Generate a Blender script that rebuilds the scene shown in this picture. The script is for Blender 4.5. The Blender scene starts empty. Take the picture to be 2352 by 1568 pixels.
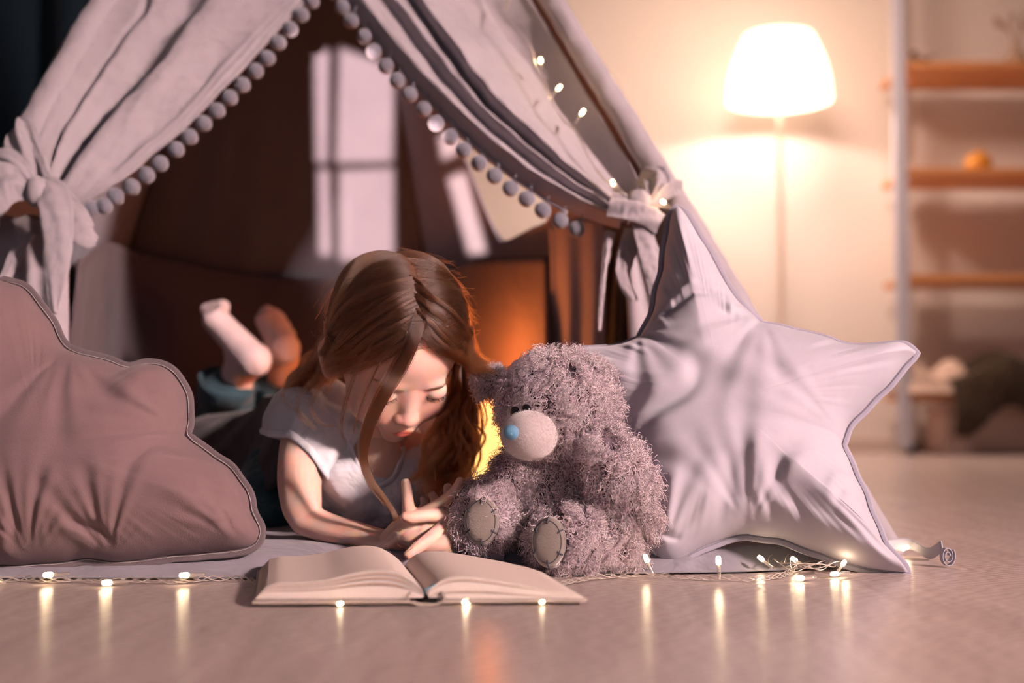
import bpy, math, random
import numpy as np
from mathutils import Vector, Matrix, Euler, noise

random.seed(7)
rng = np.random.default_rng(11)
SC = bpy.context.scene
COL = SC.collection

# ------------------------------------------------------------------ camera
FPX = 2940.0
CH = 0.167
PITCH = math.atan((959 - 784) / FPX)
cam = bpy.data.cameras.new('camera')
cam.lens = 45.0
cam.sensor_width = 36.0
cam.clip_start = 0.05
camo = bpy.data.objects.new('camera', cam)
COL.objects.link(camo)
camo.location = (0, 0, CH)
camo.rotation_euler = (math.radians(90) + PITCH, 0, 0)
cam.dof.use_dof = True
cam.dof.focus_distance = 1.385
cam.dof.aperture_fstop = 2.6
SC.camera = camo

# ------------------------------------------------------------------ world, big lights, exposure
SC.view_settings.view_transform = 'Standard'
SC.view_settings.look = 'None'
SC.view_settings.gamma = 1.0
SC.view_settings.use_curve_mapping = False
SC.view_settings.exposure = 0.0
w = bpy.data.worlds.new('room_air')
SC.world = w
w.use_nodes = True
w.node_tree.nodes['Background'].inputs[0].default_value = (0.32, 0.60, 0.85, 1)
w.node_tree.nodes['Background'].inputs[1].default_value = 0.16


def light(name, kind, loc, target, energy, color, **kw):
    l = bpy.data.lights.new(name, kind)
    l.energy = energy
    l.color = color
    for k, v in kw.items():
        setattr(l, k, v)
    o = bpy.data.objects.new(name, l)
    COL.objects.link(o)
    o.location = loc
    if target is not None:
        d = Vector(target) - Vector(loc)
        o.rotation_euler = d.to_track_quat('-Z', 'Y').to_euler()
    return o


# added soft area key from the right; stands in for daylight, no window there
KEY = light('key_side_light', 'AREA', (4.1, -1.9, 2.25), (0.0, 1.6, 0.3), 56, (1.0, 0.72, 0.66), size=0.55, spread=math.radians(46))
# unseen slide projector; throws a window pattern and a trim-like strip onto the tent
PRJ = Vector((-0.12, -0.42, 0.17))
prl = light('slide_projector_lamp', 'SPOT', PRJ, (-.22, 2.5, .66), 2400, (1.0, 0.68, 0.62), shadow_soft_size=0.001, spot_size=math.radians(40), spot_blend=.1)


# ------------------------------------------------------------------ helpers
def P(px, py, Y):
    """the point at world depth Y that the camera sees at pixel px, py"""
    u = (px - 1176) / FPX
    v = (784 - py) / FPX
    dy = math.cos(PITCH) - v * math.sin(PITCH)
    dz = math.sin(PITCH) + v * math.cos(PITCH)
    t = Y / dy
    return Vector((u * t, Y, CH + dz * t))


def PF(px, py, off=0.0, y0=1.6, k=0.45):
    """the same on the leaning plane Y = y0 + k z, pushed off along its normal towards the room"""
    u = (px - 1176) / FPX
    v = (784 - py) / FPX
    dy = math.cos(PITCH) - v * math.sin(PITCH)
    dz = math.sin(PITCH) + v * math.cos(PITCH)
    t = (y0 + k * CH) / (dy - k * dz)
    n = Vector((0, -1, k)).normalized()
    return Vector((u * t, dy * t, CH + dz * t)) + n * off


def tag(o, label=None, cat=None, group=None, kind=None):
    if label: o['label'] = label
    if cat: o['category'] = cat
    if group: o['group'] = group
    if kind: o['kind'] = kind
    return o


def empty(name, loc=(0, 0, 0)):
    o = bpy.data.objects.new(name, None)
    o.empty_display_size = 0.05
    COL.objects.link(o)
    o.location = loc
    return o


def link(o, parent):
    COL.objects.link(o)
    if parent is not None:
        o.parent = parent
        q = parent
        m = Vector((0, 0, 0))
        while q is not None:
            m += Vector(q.location)
            q = q.parent
        o.location = -m       # all roots are only translated: keep the mesh in world coordinates
    return o


def mesh(name, verts, faces, mat, parent=None, smooth=True):
    me = bpy.data.meshes.new(name)
    me.from_pydata([tuple(v) for v in verts], [], faces)
    me.update()
    if smooth:
        me.polygons.foreach_set('use_smooth', [True] * len(me.polygons))
    mats = mat if isinstance(mat, (list, tuple)) else [mat]
    for m in mats:
        me.materials.append(m)
    o = bpy.data.objects.new(name, me)
    return link(o, parent)


class MB:
    def __init__(self):
        self.v, self.f = [], []

    def add(self, v, f):
        b = len(self.v)
        self.v += [tuple(q) for q in v]
        self.f += [tuple(b + i for i in q) for q in f]
        return self

    def box(self, a, b):
        x0, y0, z0 = a; x1, y1, z1 = b
        return self.add([(x0, y0, z0), (x1, y0, z0), (x1, y1, z0), (x0, y1, z0), (x0, y0, z1), (x1, y0, z1), (x1, y1, z1), (x0, y1, z1)],
                        [(0, 3, 2, 1), (4, 5, 6, 7), (0, 1, 5, 4), (1, 2, 6, 5), (2, 3, 7, 6), (3, 0, 4, 7)])

    def build(self, name, mat, parent=None, smooth=True, bevel=0):
        o = mesh(name, self.v, self.f, mat, parent, smooth)
        if bevel:
            m = o.modifiers.new('b', 'BEVEL'); m.width = bevel; m.segments = 2; m.limit_method = 'ANGLE'
            o.data.polygons.foreach_set('use_smooth', [False] * len(o.data.polygons))
        return o


def catmull(pts, n):
    p = np.array([tuple(q) for q in pts], float)
    if len(p) == 2:
        t = np.linspace(0, 1, n)[:, None]
        return p[0] * (1 - t) + p[1] * t
    seg = np.linalg.norm(np.diff(p[:, :min(3, p.shape[1])], axis=0), axis=1)
    s = np.concatenate([[0], np.cumsum(np.maximum(seg, 1e-9))])
    tan = np.zeros_like(p)
    tan[1:-1] = (p[2:] - p[:-2]) / (s[2:] - s[:-2])[:, None]
    tan[0] = (p[1] - p[0]) / (s[1] - s[0]); tan[-1] = (p[-1] - p[-2]) / (s[-1] - s[-2])
    q = np.linspace(0, s[-1], n)
    i = np.clip(np.searchsorted(s, q, 'right') - 1, 0, len(p) - 2)
    h = (s[i + 1] - s[i])[:, None]
    t = ((q - s[i])[:, None]) / h
    return ((2 * t**3 - 3 * t**2 + 1) * p[i] + (t**3 - 2 * t**2 + t) * h * tan[i] + (-2 * t**3 + 3 * t**2) * p[i + 1] + (t**3 - t**2) * h * tan[i + 1])


def loft(pts, radii, n=None, seg=16, up=(0, 0, 1), cap=True):
    """a tube through pts; radii are numbers or (across, up) pairs; returns verts, faces"""
    rr = [(r, r) if not isinstance(r, (tuple, list)) else tuple(r) for r in radii]
    full = np.array([tuple(p) + r for p, r in zip(pts, rr)], float)
    n = n or max(2, len(pts) * 5)
    full = catmull(full, n)
    p = full[:, :3]; ra = np.maximum(full[:, 3], 1e-4); rb = np.maximum(full[:, 4], 1e-4)
    tg = np.gradient(p, axis=0)
    tg /= np.linalg.norm(tg, axis=1)[:, None] + 1e-12
    u = np.array(up, float)
    V = []
    a = np.linspace(0, 2 * np.pi, seg, endpoint=False)
    prev = None
    for i in range(n):
        t = tg[i]
        if prev is None:
            s = np.cross(t, u)
            if np.linalg.norm(s) < 1e-3: s = np.cross(t, (1, 0, 0))
        else:
            s = prev - t * prev.dot(t)
        s /= np.linalg.norm(s); prev = s
        b = np.cross(s, t)
        V.append(p[i] + np.outer(np.cos(a) * ra[i], s) + np.outer(np.sin(a) * rb[i], b))
    rings = list(V)
    if cap:      # rounded ends
        def dome(i, sg):
            out = []
            for k in (0.35, 0.65, 0.87):
                c = p[i] + tg[i] * sg * k * min(ra[i], rb[i]) * 0.95
                out.append(c + (V[i] - p[i]) * math.sqrt(1 - k * k))
            return out
        rings = dome(0, -1)[::-1] + rings + dome(n - 1, 1)
    verts = np.concatenate(rings)
    F = []
    m = len(rings)
    for i in range(m - 1):
        for j in range(seg):
            k = (j + 1) % seg
            F.append((i * seg + j, i * seg + k, (i + 1) * seg + k, (i + 1) * seg + j))
    verts = [tuple(v) for v in verts]
    if cap:
        c0 = tuple(np.mean(rings[0], axis=0)); c1 = tuple(np.mean(rings[-1], axis=0))
        verts += [c0, c1]
        for j in range(seg):
            k = (j + 1) % seg
            F.append((len(verts) - 2, k, j))
            F.append((len(verts) - 1, (m - 1) * seg + j, (m - 1) * seg + k))
    return verts, F


def tube(name, pts, r, mat, parent=None, n=None, seg=8, up=(0, 0, 1)):
    rr = r if isinstance(r, (list, tuple)) and len(r) == len(pts) else [r] * len(pts)
    v, f = loft(pts, rr, n, seg, up)
    return mesh(name, v, f, mat, parent)


def ell(c, r, rot=None, nu=32, nv=20, fn=None):
    """ellipsoid verts, faces; rot an Euler tuple in degrees"""
    R = Euler([math.radians(q) for q in (rot or (0, 0, 0))]).to_matrix()
    V = []
    for i in range(nv + 1):
        th = math.pi * i / nv
        for j in range(nu):
            ph = 2 * math.pi * j / nu
            d = Vector((math.sin(th) * math.cos(ph), math.sin(th) * math.sin(ph), math.cos(th)))
            s = fn(d) if fn else 1.0
            V.append(Vector(c) + R @ Vector((d.x * r[0] * s, d.y * r[1] * s, d.z * r[2] * s)))
    F = []
    for i in range(nv):
        for j in range(nu):
            k = (j + 1) % nu
            if i == 0: F.append((i * nu, (i + 1) * nu + j, (i + 1) * nu + k))
            elif i == nv - 1: F.append((i * nu + j, (i + 1) * nu, i * nu + k))
            else: F.append((i * nu + j, (i + 1) * nu + j, (i + 1) * nu + k, i * nu + k))
    used = sorted({q for f in F for q in f}); ix = {q: n for n, q in enumerate(used)}
    return [V[q] for q in used], [tuple(ix[q] for q in f) for f in F]


def grid(name, rows, mat, parent=None, thick=0.0, close=False, sub=0, offset=0.0):
    n, m = len(rows), len(rows[0])
    V = [tuple(p) for r in rows for p in r]
    F = [(i * m + j, i * m + (j + 1) % m, (i + 1) * m + (j + 1) % m, (i + 1) * m + j) for i in range(n - 1) for j in range(m if close else m - 1)]
    o = mesh(name, V, F, mat, parent)
    if sub:
        s = o.modifiers.new('s', 'SUBSURF'); s.levels = s.render_levels = sub
    if thick:
        s = o.modifiers.new('t', 'SOLIDIFY'); s.thickness = thick; s.offset = offset
    return o


def interp(x, xs, ys):
    """smooth 1-D interpolation"""
    a = catmull(np.stack([xs, ys], 1) if False else [(p, q) for p, q in zip(xs, ys)], 400)
    return np.interp(x, a[:, 0], a[:, 1])


def hairs(name, strands, r0, r1, mat, parent=None):
    """strands: array (n, k, 3) or a list of those; real hair curves"""
    arrs = strands if isinstance(strands, list) else [strands]
    sizes = np.concatenate([np.full(a.shape[0], a.shape[1]) for a in arrs]).astype(int)
    pts = np.concatenate([a.reshape(-1, 3) for a in arrs]).astype(np.float32)
    rad = np.concatenate([np.tile(np.linspace(r0, r1, a.shape[1]), a.shape[0]) for a in arrs]).astype(np.float32)
    hc = bpy.data.hair_curves.new(name)
    hc.add_curves([int(s) for s in sizes])
    hc.attributes['position'].data.foreach_set('vector', pts.ravel())
    ra = hc.attributes.get('radius') or hc.attributes.new('radius', 'FLOAT', 'POINT')
    ra.data.foreach_set('value', rad)
    hc.materials.append(mat)
    o = bpy.data.objects.new(name, hc)
    return link(o, parent)


# ------------------------------------------------------------------ materials
def newmat(name):
    m = bpy.data.materials.new(name)
    m.use_nodes = True
    nt = m.node_tree
    return m, nt, nt.nodes['Principled BSDF']


def N(nt, t, **kw):
    n = nt.nodes.new(t)
    for k, v in kw.items():
        if k.startswith('i_'):
            n.inputs[k[2:].replace('_', ' ')].default_value = v
        else:
            setattr(n, k, v)
    return n


def plain(name, col, rough=0.5, metal=0.0, **kw):
    m, nt, b = newmat(name)
    b.inputs['Base Color'].default_value = (*col, 1)
    b.inputs['Roughness'].default_value = rough
    b.inputs['Metallic'].default_value = metal
    for k, v in kw.items():
        b.inputs[k.replace('_', ' ')].default_value = v
    return m


def fabric(name, col, rough=0.85, var=0.12, weave=900.0, wr=0.25, wrs=9.0, sheen=0.15, trans=0.0, wb=0.12):
    m, nt, b = newmat(name)
    tc = N(nt, 'ShaderNodeTexCoord')
    n1 = N(nt, 'ShaderNodeTexNoise', i_Scale=14.0, i_Detail=4.0)
    nt.links.new(tc.outputs['Object'], n1.inputs['Vector'])
    mx = N(nt, 'ShaderNodeMix', data_type='RGBA')
    mx.inputs['A'].default_value = (*[c * (1 - var) for c in col], 1)
    mx.inputs['B'].default_value = (*[min(1, c * (1 + var)) for c in col], 1)
    nt.links.new(n1.outputs['Fac'], mx.inputs['Factor'])
    nt.links.new(mx.outputs['Result'], b.inputs['Base Color'])
    b.inputs['Roughness'].default_value = rough
    b.inputs['Sheen Weight'].default_value = sheen
    b.inputs['Specular IOR Level'].default_value = 0.2
    # soft creases plus thread weave
    w1 = N(nt, 'ShaderNodeTexNoise', i_Scale=wrs, i_Detail=3.0, i_Distortion=0.6)
    nt.links.new(tc.outputs['Object'], w1.inputs['Vector'])
    bp = N(nt, 'ShaderNodeBump', i_Strength=wr, i_Distance=0.02)
    nt.links.new(w1.outputs['Fac'], bp.inputs['Height'])
    w2 = N(nt, 'ShaderNodeTexNoise', i_Scale=weave, i_Detail=1.0)
    nt.links.new(tc.outputs['Object'], w2.inputs['Vector'])
    b2 = N(nt, 'ShaderNodeBump', i_Strength=wb, i_Distance=0.0008)
    nt.links.new(w2.outputs['Fac'], b2.inputs['Height'])
    nt.links.new(bp.outputs['Normal'], b2.inputs['Normal'])
    nt.links.new(b2.outputs['Normal'], b.inputs['Normal'])
    if trans:
        out = nt.nodes['Material Output']
        tr = N(nt, 'ShaderNodeBsdfTranslucent')
        nt.links.new(mx.outputs['Result'], tr.inputs['Color'])
        ms = N(nt, 'ShaderNodeMixShader')
        ms.inputs[0].default_value = trans
        nt.links.new(b.outputs[0], ms.inputs[1]); nt.links.new(tr.outputs[0], ms.inputs[2])
        nt.links.new(ms.outputs[0], out.inputs['Surface'])
    return m


def emis(name, col, strength):
    m, nt, b = newmat(name)
    b.inputs['Base Color'].default_value = (*col, 1)
    b.inputs['Emission Color'].default_value = (*col, 1)
    b.inputs['Emission Strength'].default_value = strength
    return m


M_TENT = fabric('tent_cotton', (0.40, 0.36, 0.395), wr=0.35, wrs=11, trans=0.12)
M_TENTIN = fabric('tent_cotton_shaded', (0.27, 0.25, 0.29), wr=0.2, trans=0.05)  # darker copy of the tent cotton; interior shade is put into its colour
M_STAR = fabric('star_pillow_cotton', (0.42, 0.40, 0.465), wr=0.18, wrs=7)
M_BROWN = fabric('mauve_pillow_cotton', (0.175, 0.112, 0.118), wr=0.2, wrs=8, weave=700, wb=0.35)
M_MAT = fabric('mat_cotton', (0.27, 0.25, 0.30), wr=0.6, wrs=14)
M_POM = fabric('felt_ball', (0.17, 0.17, 0.215), wr=0.3, wrs=60, sheen=0.6)
M_WOOD = plain('pole_wood', (0.55, 0.35, 0.2), 0.5)
M_WIRE = plain('clear_wire', (0.85, 0.75, 0.68), 0.15, 0.0, Transmission_Weight=0.6, IOR=1.3)
M_LED = emis('led_tip_glow', (1.0, 0.78, 0.46), 15.0)
M_LEDROD = plain('led_clear_plastic', (1.0, 0.93, 0.85), 0.08, 0.0, Transmission_Weight=0.85, IOR=1.4)
M_STITCH = plain('dark_thread', (0.05, 0.05, 0.07), 0.9)
M_WSTITCH = plain('white_thread', (0.42, 0.37, 0.37), 0.9)
# ================================================================== the room
def floor_mat():
    m, nt, b = newmat('pale_oak_laminate')
    tc = N(nt, 'ShaderNodeTexCoord')
    mp = N(nt, 'ShaderNodeMapping')
    mp.inputs['Scale'].default_value = (9.0, 1.1, 1.0)
    mp.inputs['Rotation'].default_value = (0, 0, math.radians(62))
    nt.links.new(tc.outputs['Object'], mp.inputs['Vector'])
    n1 = N(nt, 'ShaderNodeTexNoise', i_Scale=3.5, i_Detail=8.0, i_Distortion=0.7, i_Roughness=0.6)
    nt.links.new(mp.outputs[0], n1.inputs['Vector'])
    mp2 = N(nt, 'ShaderNodeMapping')
    mp2.inputs['Rotation'].default_value = (0, 0, math.radians(28))
    mp2.inputs['Scale'].default_value = (1.0, 3.2, 1.0)
    nt.links.new(tc.outputs['Object'], mp2.inputs['Vector'])
    w1 = N(nt, 'ShaderNodeTexWave', i_Scale=16.0, i_Distortion=7.0, i_Detail=2.5)
    w1.inputs['Detail Scale'].default_value = 1.3
    nt.links.new(mp2.outputs[0], w1.inputs['Vector'])
    cr = N(nt, 'ShaderNodeValToRGB')
    cr.color_ramp.elements[0].position = 0.3; cr.color_ramp.elements[0].color = (0.50, 0.395, 0.38, 1)
    cr.color_ramp.elements[1].position = 0.72; cr.color_ramp.elements[1].color = (0.66, 0.54, 0.51, 1)
    nt.links.new(n1.outputs['Fac'], cr.inputs[0])
    mx = N(nt, 'ShaderNodeMix', data_type='RGBA', blend_type='MULTIPLY')
    mx.inputs['Factor'].default_value = 0.22
    nt.links.new(cr.outputs[0], mx.inputs['A']); nt.links.new(w1.outputs['Color'], mx.inputs['B'])
    nt.links.new(mx.outputs['Result'], b.inputs['Base Color'])
    b.inputs['Roughness'].default_value = 0.24
    b.inputs['Specular IOR Level'].default_value = 0.55
    bp = N(nt, 'ShaderNodeBump', i_Strength=0.10, i_Distance=0.002)
    nt.links.new(w1.outputs['Fac'], bp.inputs['Height'])
    bp2 = N(nt, 'ShaderNodeBump', i_Strength=0.10, i_Distance=0.002)
    nt.links.new(n1.outputs['Fac'], bp2.inputs['Height']); nt.links.new(bp.outputs['Normal'], bp2.inputs['Normal'])
    nt.links.new(bp2.outputs['Normal'], b.inputs['Normal'])
    return m


def wall_mat(name, col):
    m, nt, b = newmat(name)
    tc = N(nt, 'ShaderNodeTexCoord')
    n1 = N(nt, 'ShaderNodeTexNoise', i_Scale=120.0, i_Detail=3.0)
    nt.links.new(tc.outputs['Object'], n1.inputs['Vector'])
    bp = N(nt, 'ShaderNodeBump', i_Strength=0.08, i_Distance=0.003)
    nt.links.new(n1.outputs['Fac'], bp.inputs['Height']); nt.links.new(bp.outputs[0], b.inputs['Normal'])
    b.inputs['Base Color'].default_value = (*col, 1)
    b.inputs['Roughness'].default_value = 0.7
    return m


M_WALL = wall_mat('wall_paint', (0.80, 0.70, 0.65))
tag(MB().box((-4.2, -2.4, -0.08), (4.2, 6.45, 0)).build('floor', floor_mat(), smooth=False), kind='structure')
tag(MB().box((-4.2, 6.3, 0), (4.2, 6.45, 2.7)).build('wall_back', M_WALL, smooth=False), kind='structure')
tag(MB().box((4.2, -2.4, 0), (4.35, 6.45, 2.7)).build('wall_right', M_WALL, smooth=False), kind='structure')
tag(MB().box((-4.2, 6.285, 0), (4.2, 6.3, 0.06)).build('baseboard_back', plain('baseboard_paint', (0.6, 0.48, 0.42), 0.5), smooth=False), kind='structure')

# slide projector behind the camera: a box with a slide cut to shape the light patches
prj = empty('slide_projector', (PRJ.x, PRJ.y, 0))
tag(prj, 'small black slide projector standing on the floor behind the viewer', 'projector')
GY = PRJ.y + 0.20      # plane of the slide


def slide_pt(px, py, Y):
    p = P(px, py, Y); t = (GY - PRJ.y) / (p.y - PRJ.y)
    q = PRJ + (p - PRJ) * t
    return (q.x, q.z)


PANES = [[(716, 120, 2.45), (750, 110, 2.45), (748, 370, 2.52), (722, 370, 2.52)],
         [(772, 104, 2.42), (897, 150, 2.42), (897, 368, 2.52), (768, 372, 2.52)],
         [(728, 388, 2.54), (752, 388, 2.54), (758, 585, 2.6), (732, 585, 2.6)],
         [(776, 390, 2.54), (900, 384, 2.54), (902, 596, 2.6), (780, 596, 2.6)],
         [(1003, 310, 2.38), (1036, 310, 2.37), (1060, 345, 2.35), (1010, 362, 2.35)],
         [(1022, 405, 2.35), (1064, 393, 2.32), (1113, 578, 2.3), (1070, 580, 2.34)]]  # last two holes throw a lit strip in place of pale window trim
PN = [[slide_pt(*q) for q in pane] for pane in PANES]
us = [q[0] for p_ in PN for q in p_]; vs = [q[1] for p_ in PN for q in p_]
gx0, gx1, gz0, gz1 = min(us) - .05, max(us) + .05, min(vs) - .05, max(vs) + .05
# the slide: a plate tessellated round the holes
from mathutils.geometry import delaunay_2d_cdt
vs2 = [Vector((gx0, gz0)), Vector((gx1, gz0)), Vector((gx1, gz1)), Vector((gx0, gz1))]
ed = [(0, 1), (1, 2), (2, 3), (3, 0)]
for p_ in PN:
    b0 = len(vs2); vs2 += [Vector(q) for q in p_]; ed += [(b0 + i, b0 + (i + 1) % 4) for i in range(4)]
rv, re_, rf, *_ = delaunay_2d_cdt(vs2, ed, [], 0, 1e-7)


def in_any(c):
    for p_ in PN:
        r = False; j = 3
        for i in range(4):
            (xi, yi), (xj, yj) = p_[i], p_[j]
            if (yi > c[1]) != (yj > c[1]) and c[0] < (xj - xi) * (c[1] - yi) / (yj - yi) + xi: r = not r
            j = i
        if r: return True
    return False


F_ = [f for f in rf if not in_any((sum(rv[i].x for i in f) / len(f), sum(rv[i].y for i in f) / len(f)))]
M_PRJ = plain('black_metal', (.01, .01, .01), .6)
mesh('slide', [(q.x, GY, q.y) for q in rv], F_, M_PRJ, prj, smooth=False)
mb = MB()
mb.box((gx0 - .01, PRJ.y - .12, gz0 - .01), (gx1 + .01, GY, gz0)).box((gx0 - .01, PRJ.y - .12, gz1), (gx1 + .01, GY, gz1 + .01))
mb.box((gx0 - .01, PRJ.y - .12, gz0), (gx0, GY, gz1)).box((gx1, PRJ.y - .12, gz0), (gx1 + .01, GY, gz1)).box((gx0 - .01, PRJ.y - .13, gz0 - .01), (gx1 + .01, PRJ.y - .12, gz1 + .01))
mb.build('housing', M_PRJ, prj, smooth=False)
if gz0 > .03:
    MB().box(((gx0 + gx1) / 2 - .04, PRJ.y - .06, 0), ((gx0 + gx1) / 2 + .04, PRJ.y + .06, gz0 - .01)).build('stand', M_PRJ, prj, smooth=False)

tag(MB().box((-4.2, -2.4, 2.75), (4.35, 6.45, 2.85)).build('ceiling', wall_mat('ceiling_paint', (.8, .76, .72)), smooth=False), kind='structure')
tag(MB().box((-4.35, -2.4, 0), (-4.2, 6.45, 2.75)).build('wall_left', M_WALL, smooth=False), kind='structure')
# dark curtain far left
M_NAVY = fabric('navy_velvet', (0.006, 0.016, 0.026), wr=0.1, sheen=0.05)
rows = []
for k in range(2):
    z = (0.02, 2.6)[k]
    rows.append([Vector((-3.4 + 2.35 * i / 120, 3.55 + 0.05 * math.sin(i * 0.55 + 0.6 * math.sin(i * .13)), z)) for i in range(121)])
tag(grid('curtain', rows, M_NAVY, None, 0.004), 'dark navy floor-length curtain in soft folds behind the tent', 'curtain')

# ------------------------------------------------------------------ floor lamp
LX = P(1797, 800, 5.85).x
LY = 5.85
lp = empty('floor_lamp', (LX, LY, 0))
tag(lp, 'lit floor lamp with a white tapered shade on a thin pole', 'lamp')
M_POLE = plain('lamp_pole_metal', (0.80, 0.60, 0.50), 0.35, 0.0)
zb = P(1797, 232, LY).z; zt = P(1797, 84, LY).z
grid('base', [[(LX + r * math.cos(a), LY + r * math.sin(a), z) for a in np.linspace(0, 2 * math.pi, 48, endpoint=False)] for r, z in ((.001, .001), (.15, .001), (.152, .012), (.145, .022), (.05, .030), (.014, .045), (.001, .046))], M_POLE, lp, close=True)
tube('pole', [(LX, LY, 0.02), (LX, LY, zb + 0.1)], .012, M_POLE, lp, 6, 14)


def shade_mat():
    m, nt, b = newmat('lamp_shade_cloth')
    out = nt.nodes['Material Output']
    b.inputs['Base Color'].default_value = (1, .95, .85, 1)
    b.inputs['Roughness'].default_value = .9
    tr = N(nt, 'ShaderNodeBsdfTranslucent'); tr.inputs[0].default_value = (1, .93, .80, 1)
    b.inputs['Emission Color'].default_value = (1, .80, .68, 1); b.inputs['Emission Strength'].default_value = 2.5
    ms = N(nt, 'ShaderNodeMixShader'); ms.inputs[0].default_value = .55
    nt.links.new(b.outputs[0], ms.inputs[1]); nt.links.new(tr.outputs[0], ms.inputs[2]); nt.links.new(ms.outputs[0], out.inputs['Surface'])
    return m


rb, rt = 0.238, 0.155
rows = []
for i in range(9):
    s = i / 8
    r = rb + (rt - rb) * s - 0.0 + .02 * math.sin(s * math.pi)
    rows.append([(LX + r * math.cos(a), LY + r * math.sin(a), zb + (zt - zb) * s) for a in np.linspace(0, 2 * math.pi, 64, endpoint=False)])
grid('lamp_shade', rows, shade_mat(), lp, 0.003, close=True)
zl = zb + 0.13
v, f = ell((LX, LY, zl), (.032, .032, .042))
mesh('bulb', v, f, emis('bulb_glow', (1, .80, .62), 40), lp)
light('floor_lamp_bulb', 'POINT', (LX, LY, zb + 0.075), None, 42, (1.0, 0.76, 0.64), shadow_soft_size=0.03)

# ------------------------------------------------------------------ shelf unit on the right
M_GREY = plain('grey_painted_metal', (0.50, 0.47, 0.54), 0.5)
# unseen ceiling light added to brighten the far half of the room
cl_ = empty('ceiling_fill', (.9, 4.6, 2.70))
tag(cl_, 'added unseen round ceiling light filling the far half of the room', 'ceiling light')
cm_ = MB(); cm_.add(*loft([(.9, 4.6, 2.75), (.9, 4.6, 2.69)], [.28, .25], 4, 40)); cm_.build('diffuser', emis('fill_diffuser_glow', (1, .8, .66), 3), cl_)
light('ceiling_fill_lamp', 'AREA', (.9, 4.6, 2.40), (1.1, 5.3, 0), 42, (1.0, 0.74, 0.60), size=.5, shape='DISK')
M_SHELF = plain('orange_pine_board', (0.62, 0.27, 0.10), 0.45)
sx = P(2071, 600, 5.8).x
su = empty('shelving_unit', (sx, 5.8, 0))
tag(su, 'open shelving unit with grey posts and orange wooden boards against the wall', 'shelf')
xR = sx + 1.5
for (x, y) in ((sx, 5.8), (sx + .12, 6.2), (xR, 5.8), (xR, 6.2)):
    q = MB().box((x - .028, y - .02, 0.03), (x + .028, y + .02, 2.5)).build('post', M_GREY if y < 6 else plain('pale_post_paint', (.82, .72, .66), .5), su, bevel=.003)
    v, f = loft([(x + .03, y, 0), (x + .03, y, .05)], [.022, .018], 3, 16)
    mesh('foot', v, f, plain('black_rubber', (.02, .02, .02), .6), q)
SHZ = []
for y_ in (142, 386, 630, 905):
    z = P(2100, y_, 5.8).z
    SHZ.append(z)
    MB().box((sx + .03, 5.79, z - .03), (xR - .03, 6.2, z)).build('shelf_board', M_SHELF, su, bevel=.004)

# things on the shelves
def figurine(px, py, Y, s, name, label, mat):
    b = P(px, py, Y)
    z = min(SHZ, key=lambda q: abs(q - b.z))
    m = MB()
    v, f = ell((b.x, Y, z + .035 * s), (.045 * s, .03 * s, .035 * s), nu=20, nv=12); m.add(v, f)
    v, f = ell((b.x - .035 * s, Y, z + .08 * s), (.022 * s, .02 * s, .022 * s), nu=16, nv=10); m.add(v, f)
    v, f = loft([(b.x - .025 * s, Y, z + .05 * s), (b.x - .035 * s, Y, z + .08 * s)], [.015 * s, .012 * s], 4, 10); m.add(v, f)
    v, f = loft([(b.x + .03 * s, Y, z + .04 * s), (b.x + .085 * s, Y, z + .075 * s)], [(.018 * s, .008 * s), (.008 * s, .003 * s)], 4, 10); m.add(v, f)
    return tag(m.build(name, mat), label, name.replace('_', ' '))


figurine(2112, 140, 5.92, 0.85, 'bird_figurine', 'small dark bird figurine on the topmost visible shelf board', plain('dark_clay', (.18, .10, .07), .6))
b = P(2248, 385, 5.92)
m = MB(); v, f = ell((b.x, 5.92, SHZ[1] + .045), (.062, .06, .052), nu=24, nv=14, fn=lambda d: 1 + .06 * math.cos(6 * math.atan2(d.y, d.x))); m.add(v, f)
m.add(*loft([(b.x, 5.92, SHZ[1] + .09), (b.x + .01, 5.92, SHZ[1] + .115)], [.009, .006], 4, 8))
tag(m.build('decorative_pumpkin', plain('pumpkin_skin', (.65, .26, .03), .5)), 'small orange pumpkin ornament on the middle shelf board', 'pumpkin')
b = P(2335, 140, 5.95)
mm = MB(); mm.add(*loft([(b.x, 5.95, SHZ[0]), (b.x, 5.95, SHZ[0] + .05), (b.x, 5.95, SHZ[0] + .11)], [.035, .05, .022], 10, 20))
for k in range(9):
    a = k * 2.4
    mm.add(*loft([(b.x, 5.95, SHZ[0] + .1), (b.x + .04 * math.cos(a), 5.95 + .04 * math.sin(a), SHZ[0] + .2), (b.x + .10 * math.cos(a), 5.95 + .08 * math.sin(a), SHZ[0] + .24)], [.003, .002, .012], 8, 6))
tag(mm.build('dried_bouquet', plain('dried_stems', (.42, .28, .2), .8)), 'pale vase of dried stems on the topmost visible shelf board', 'vase')
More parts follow.
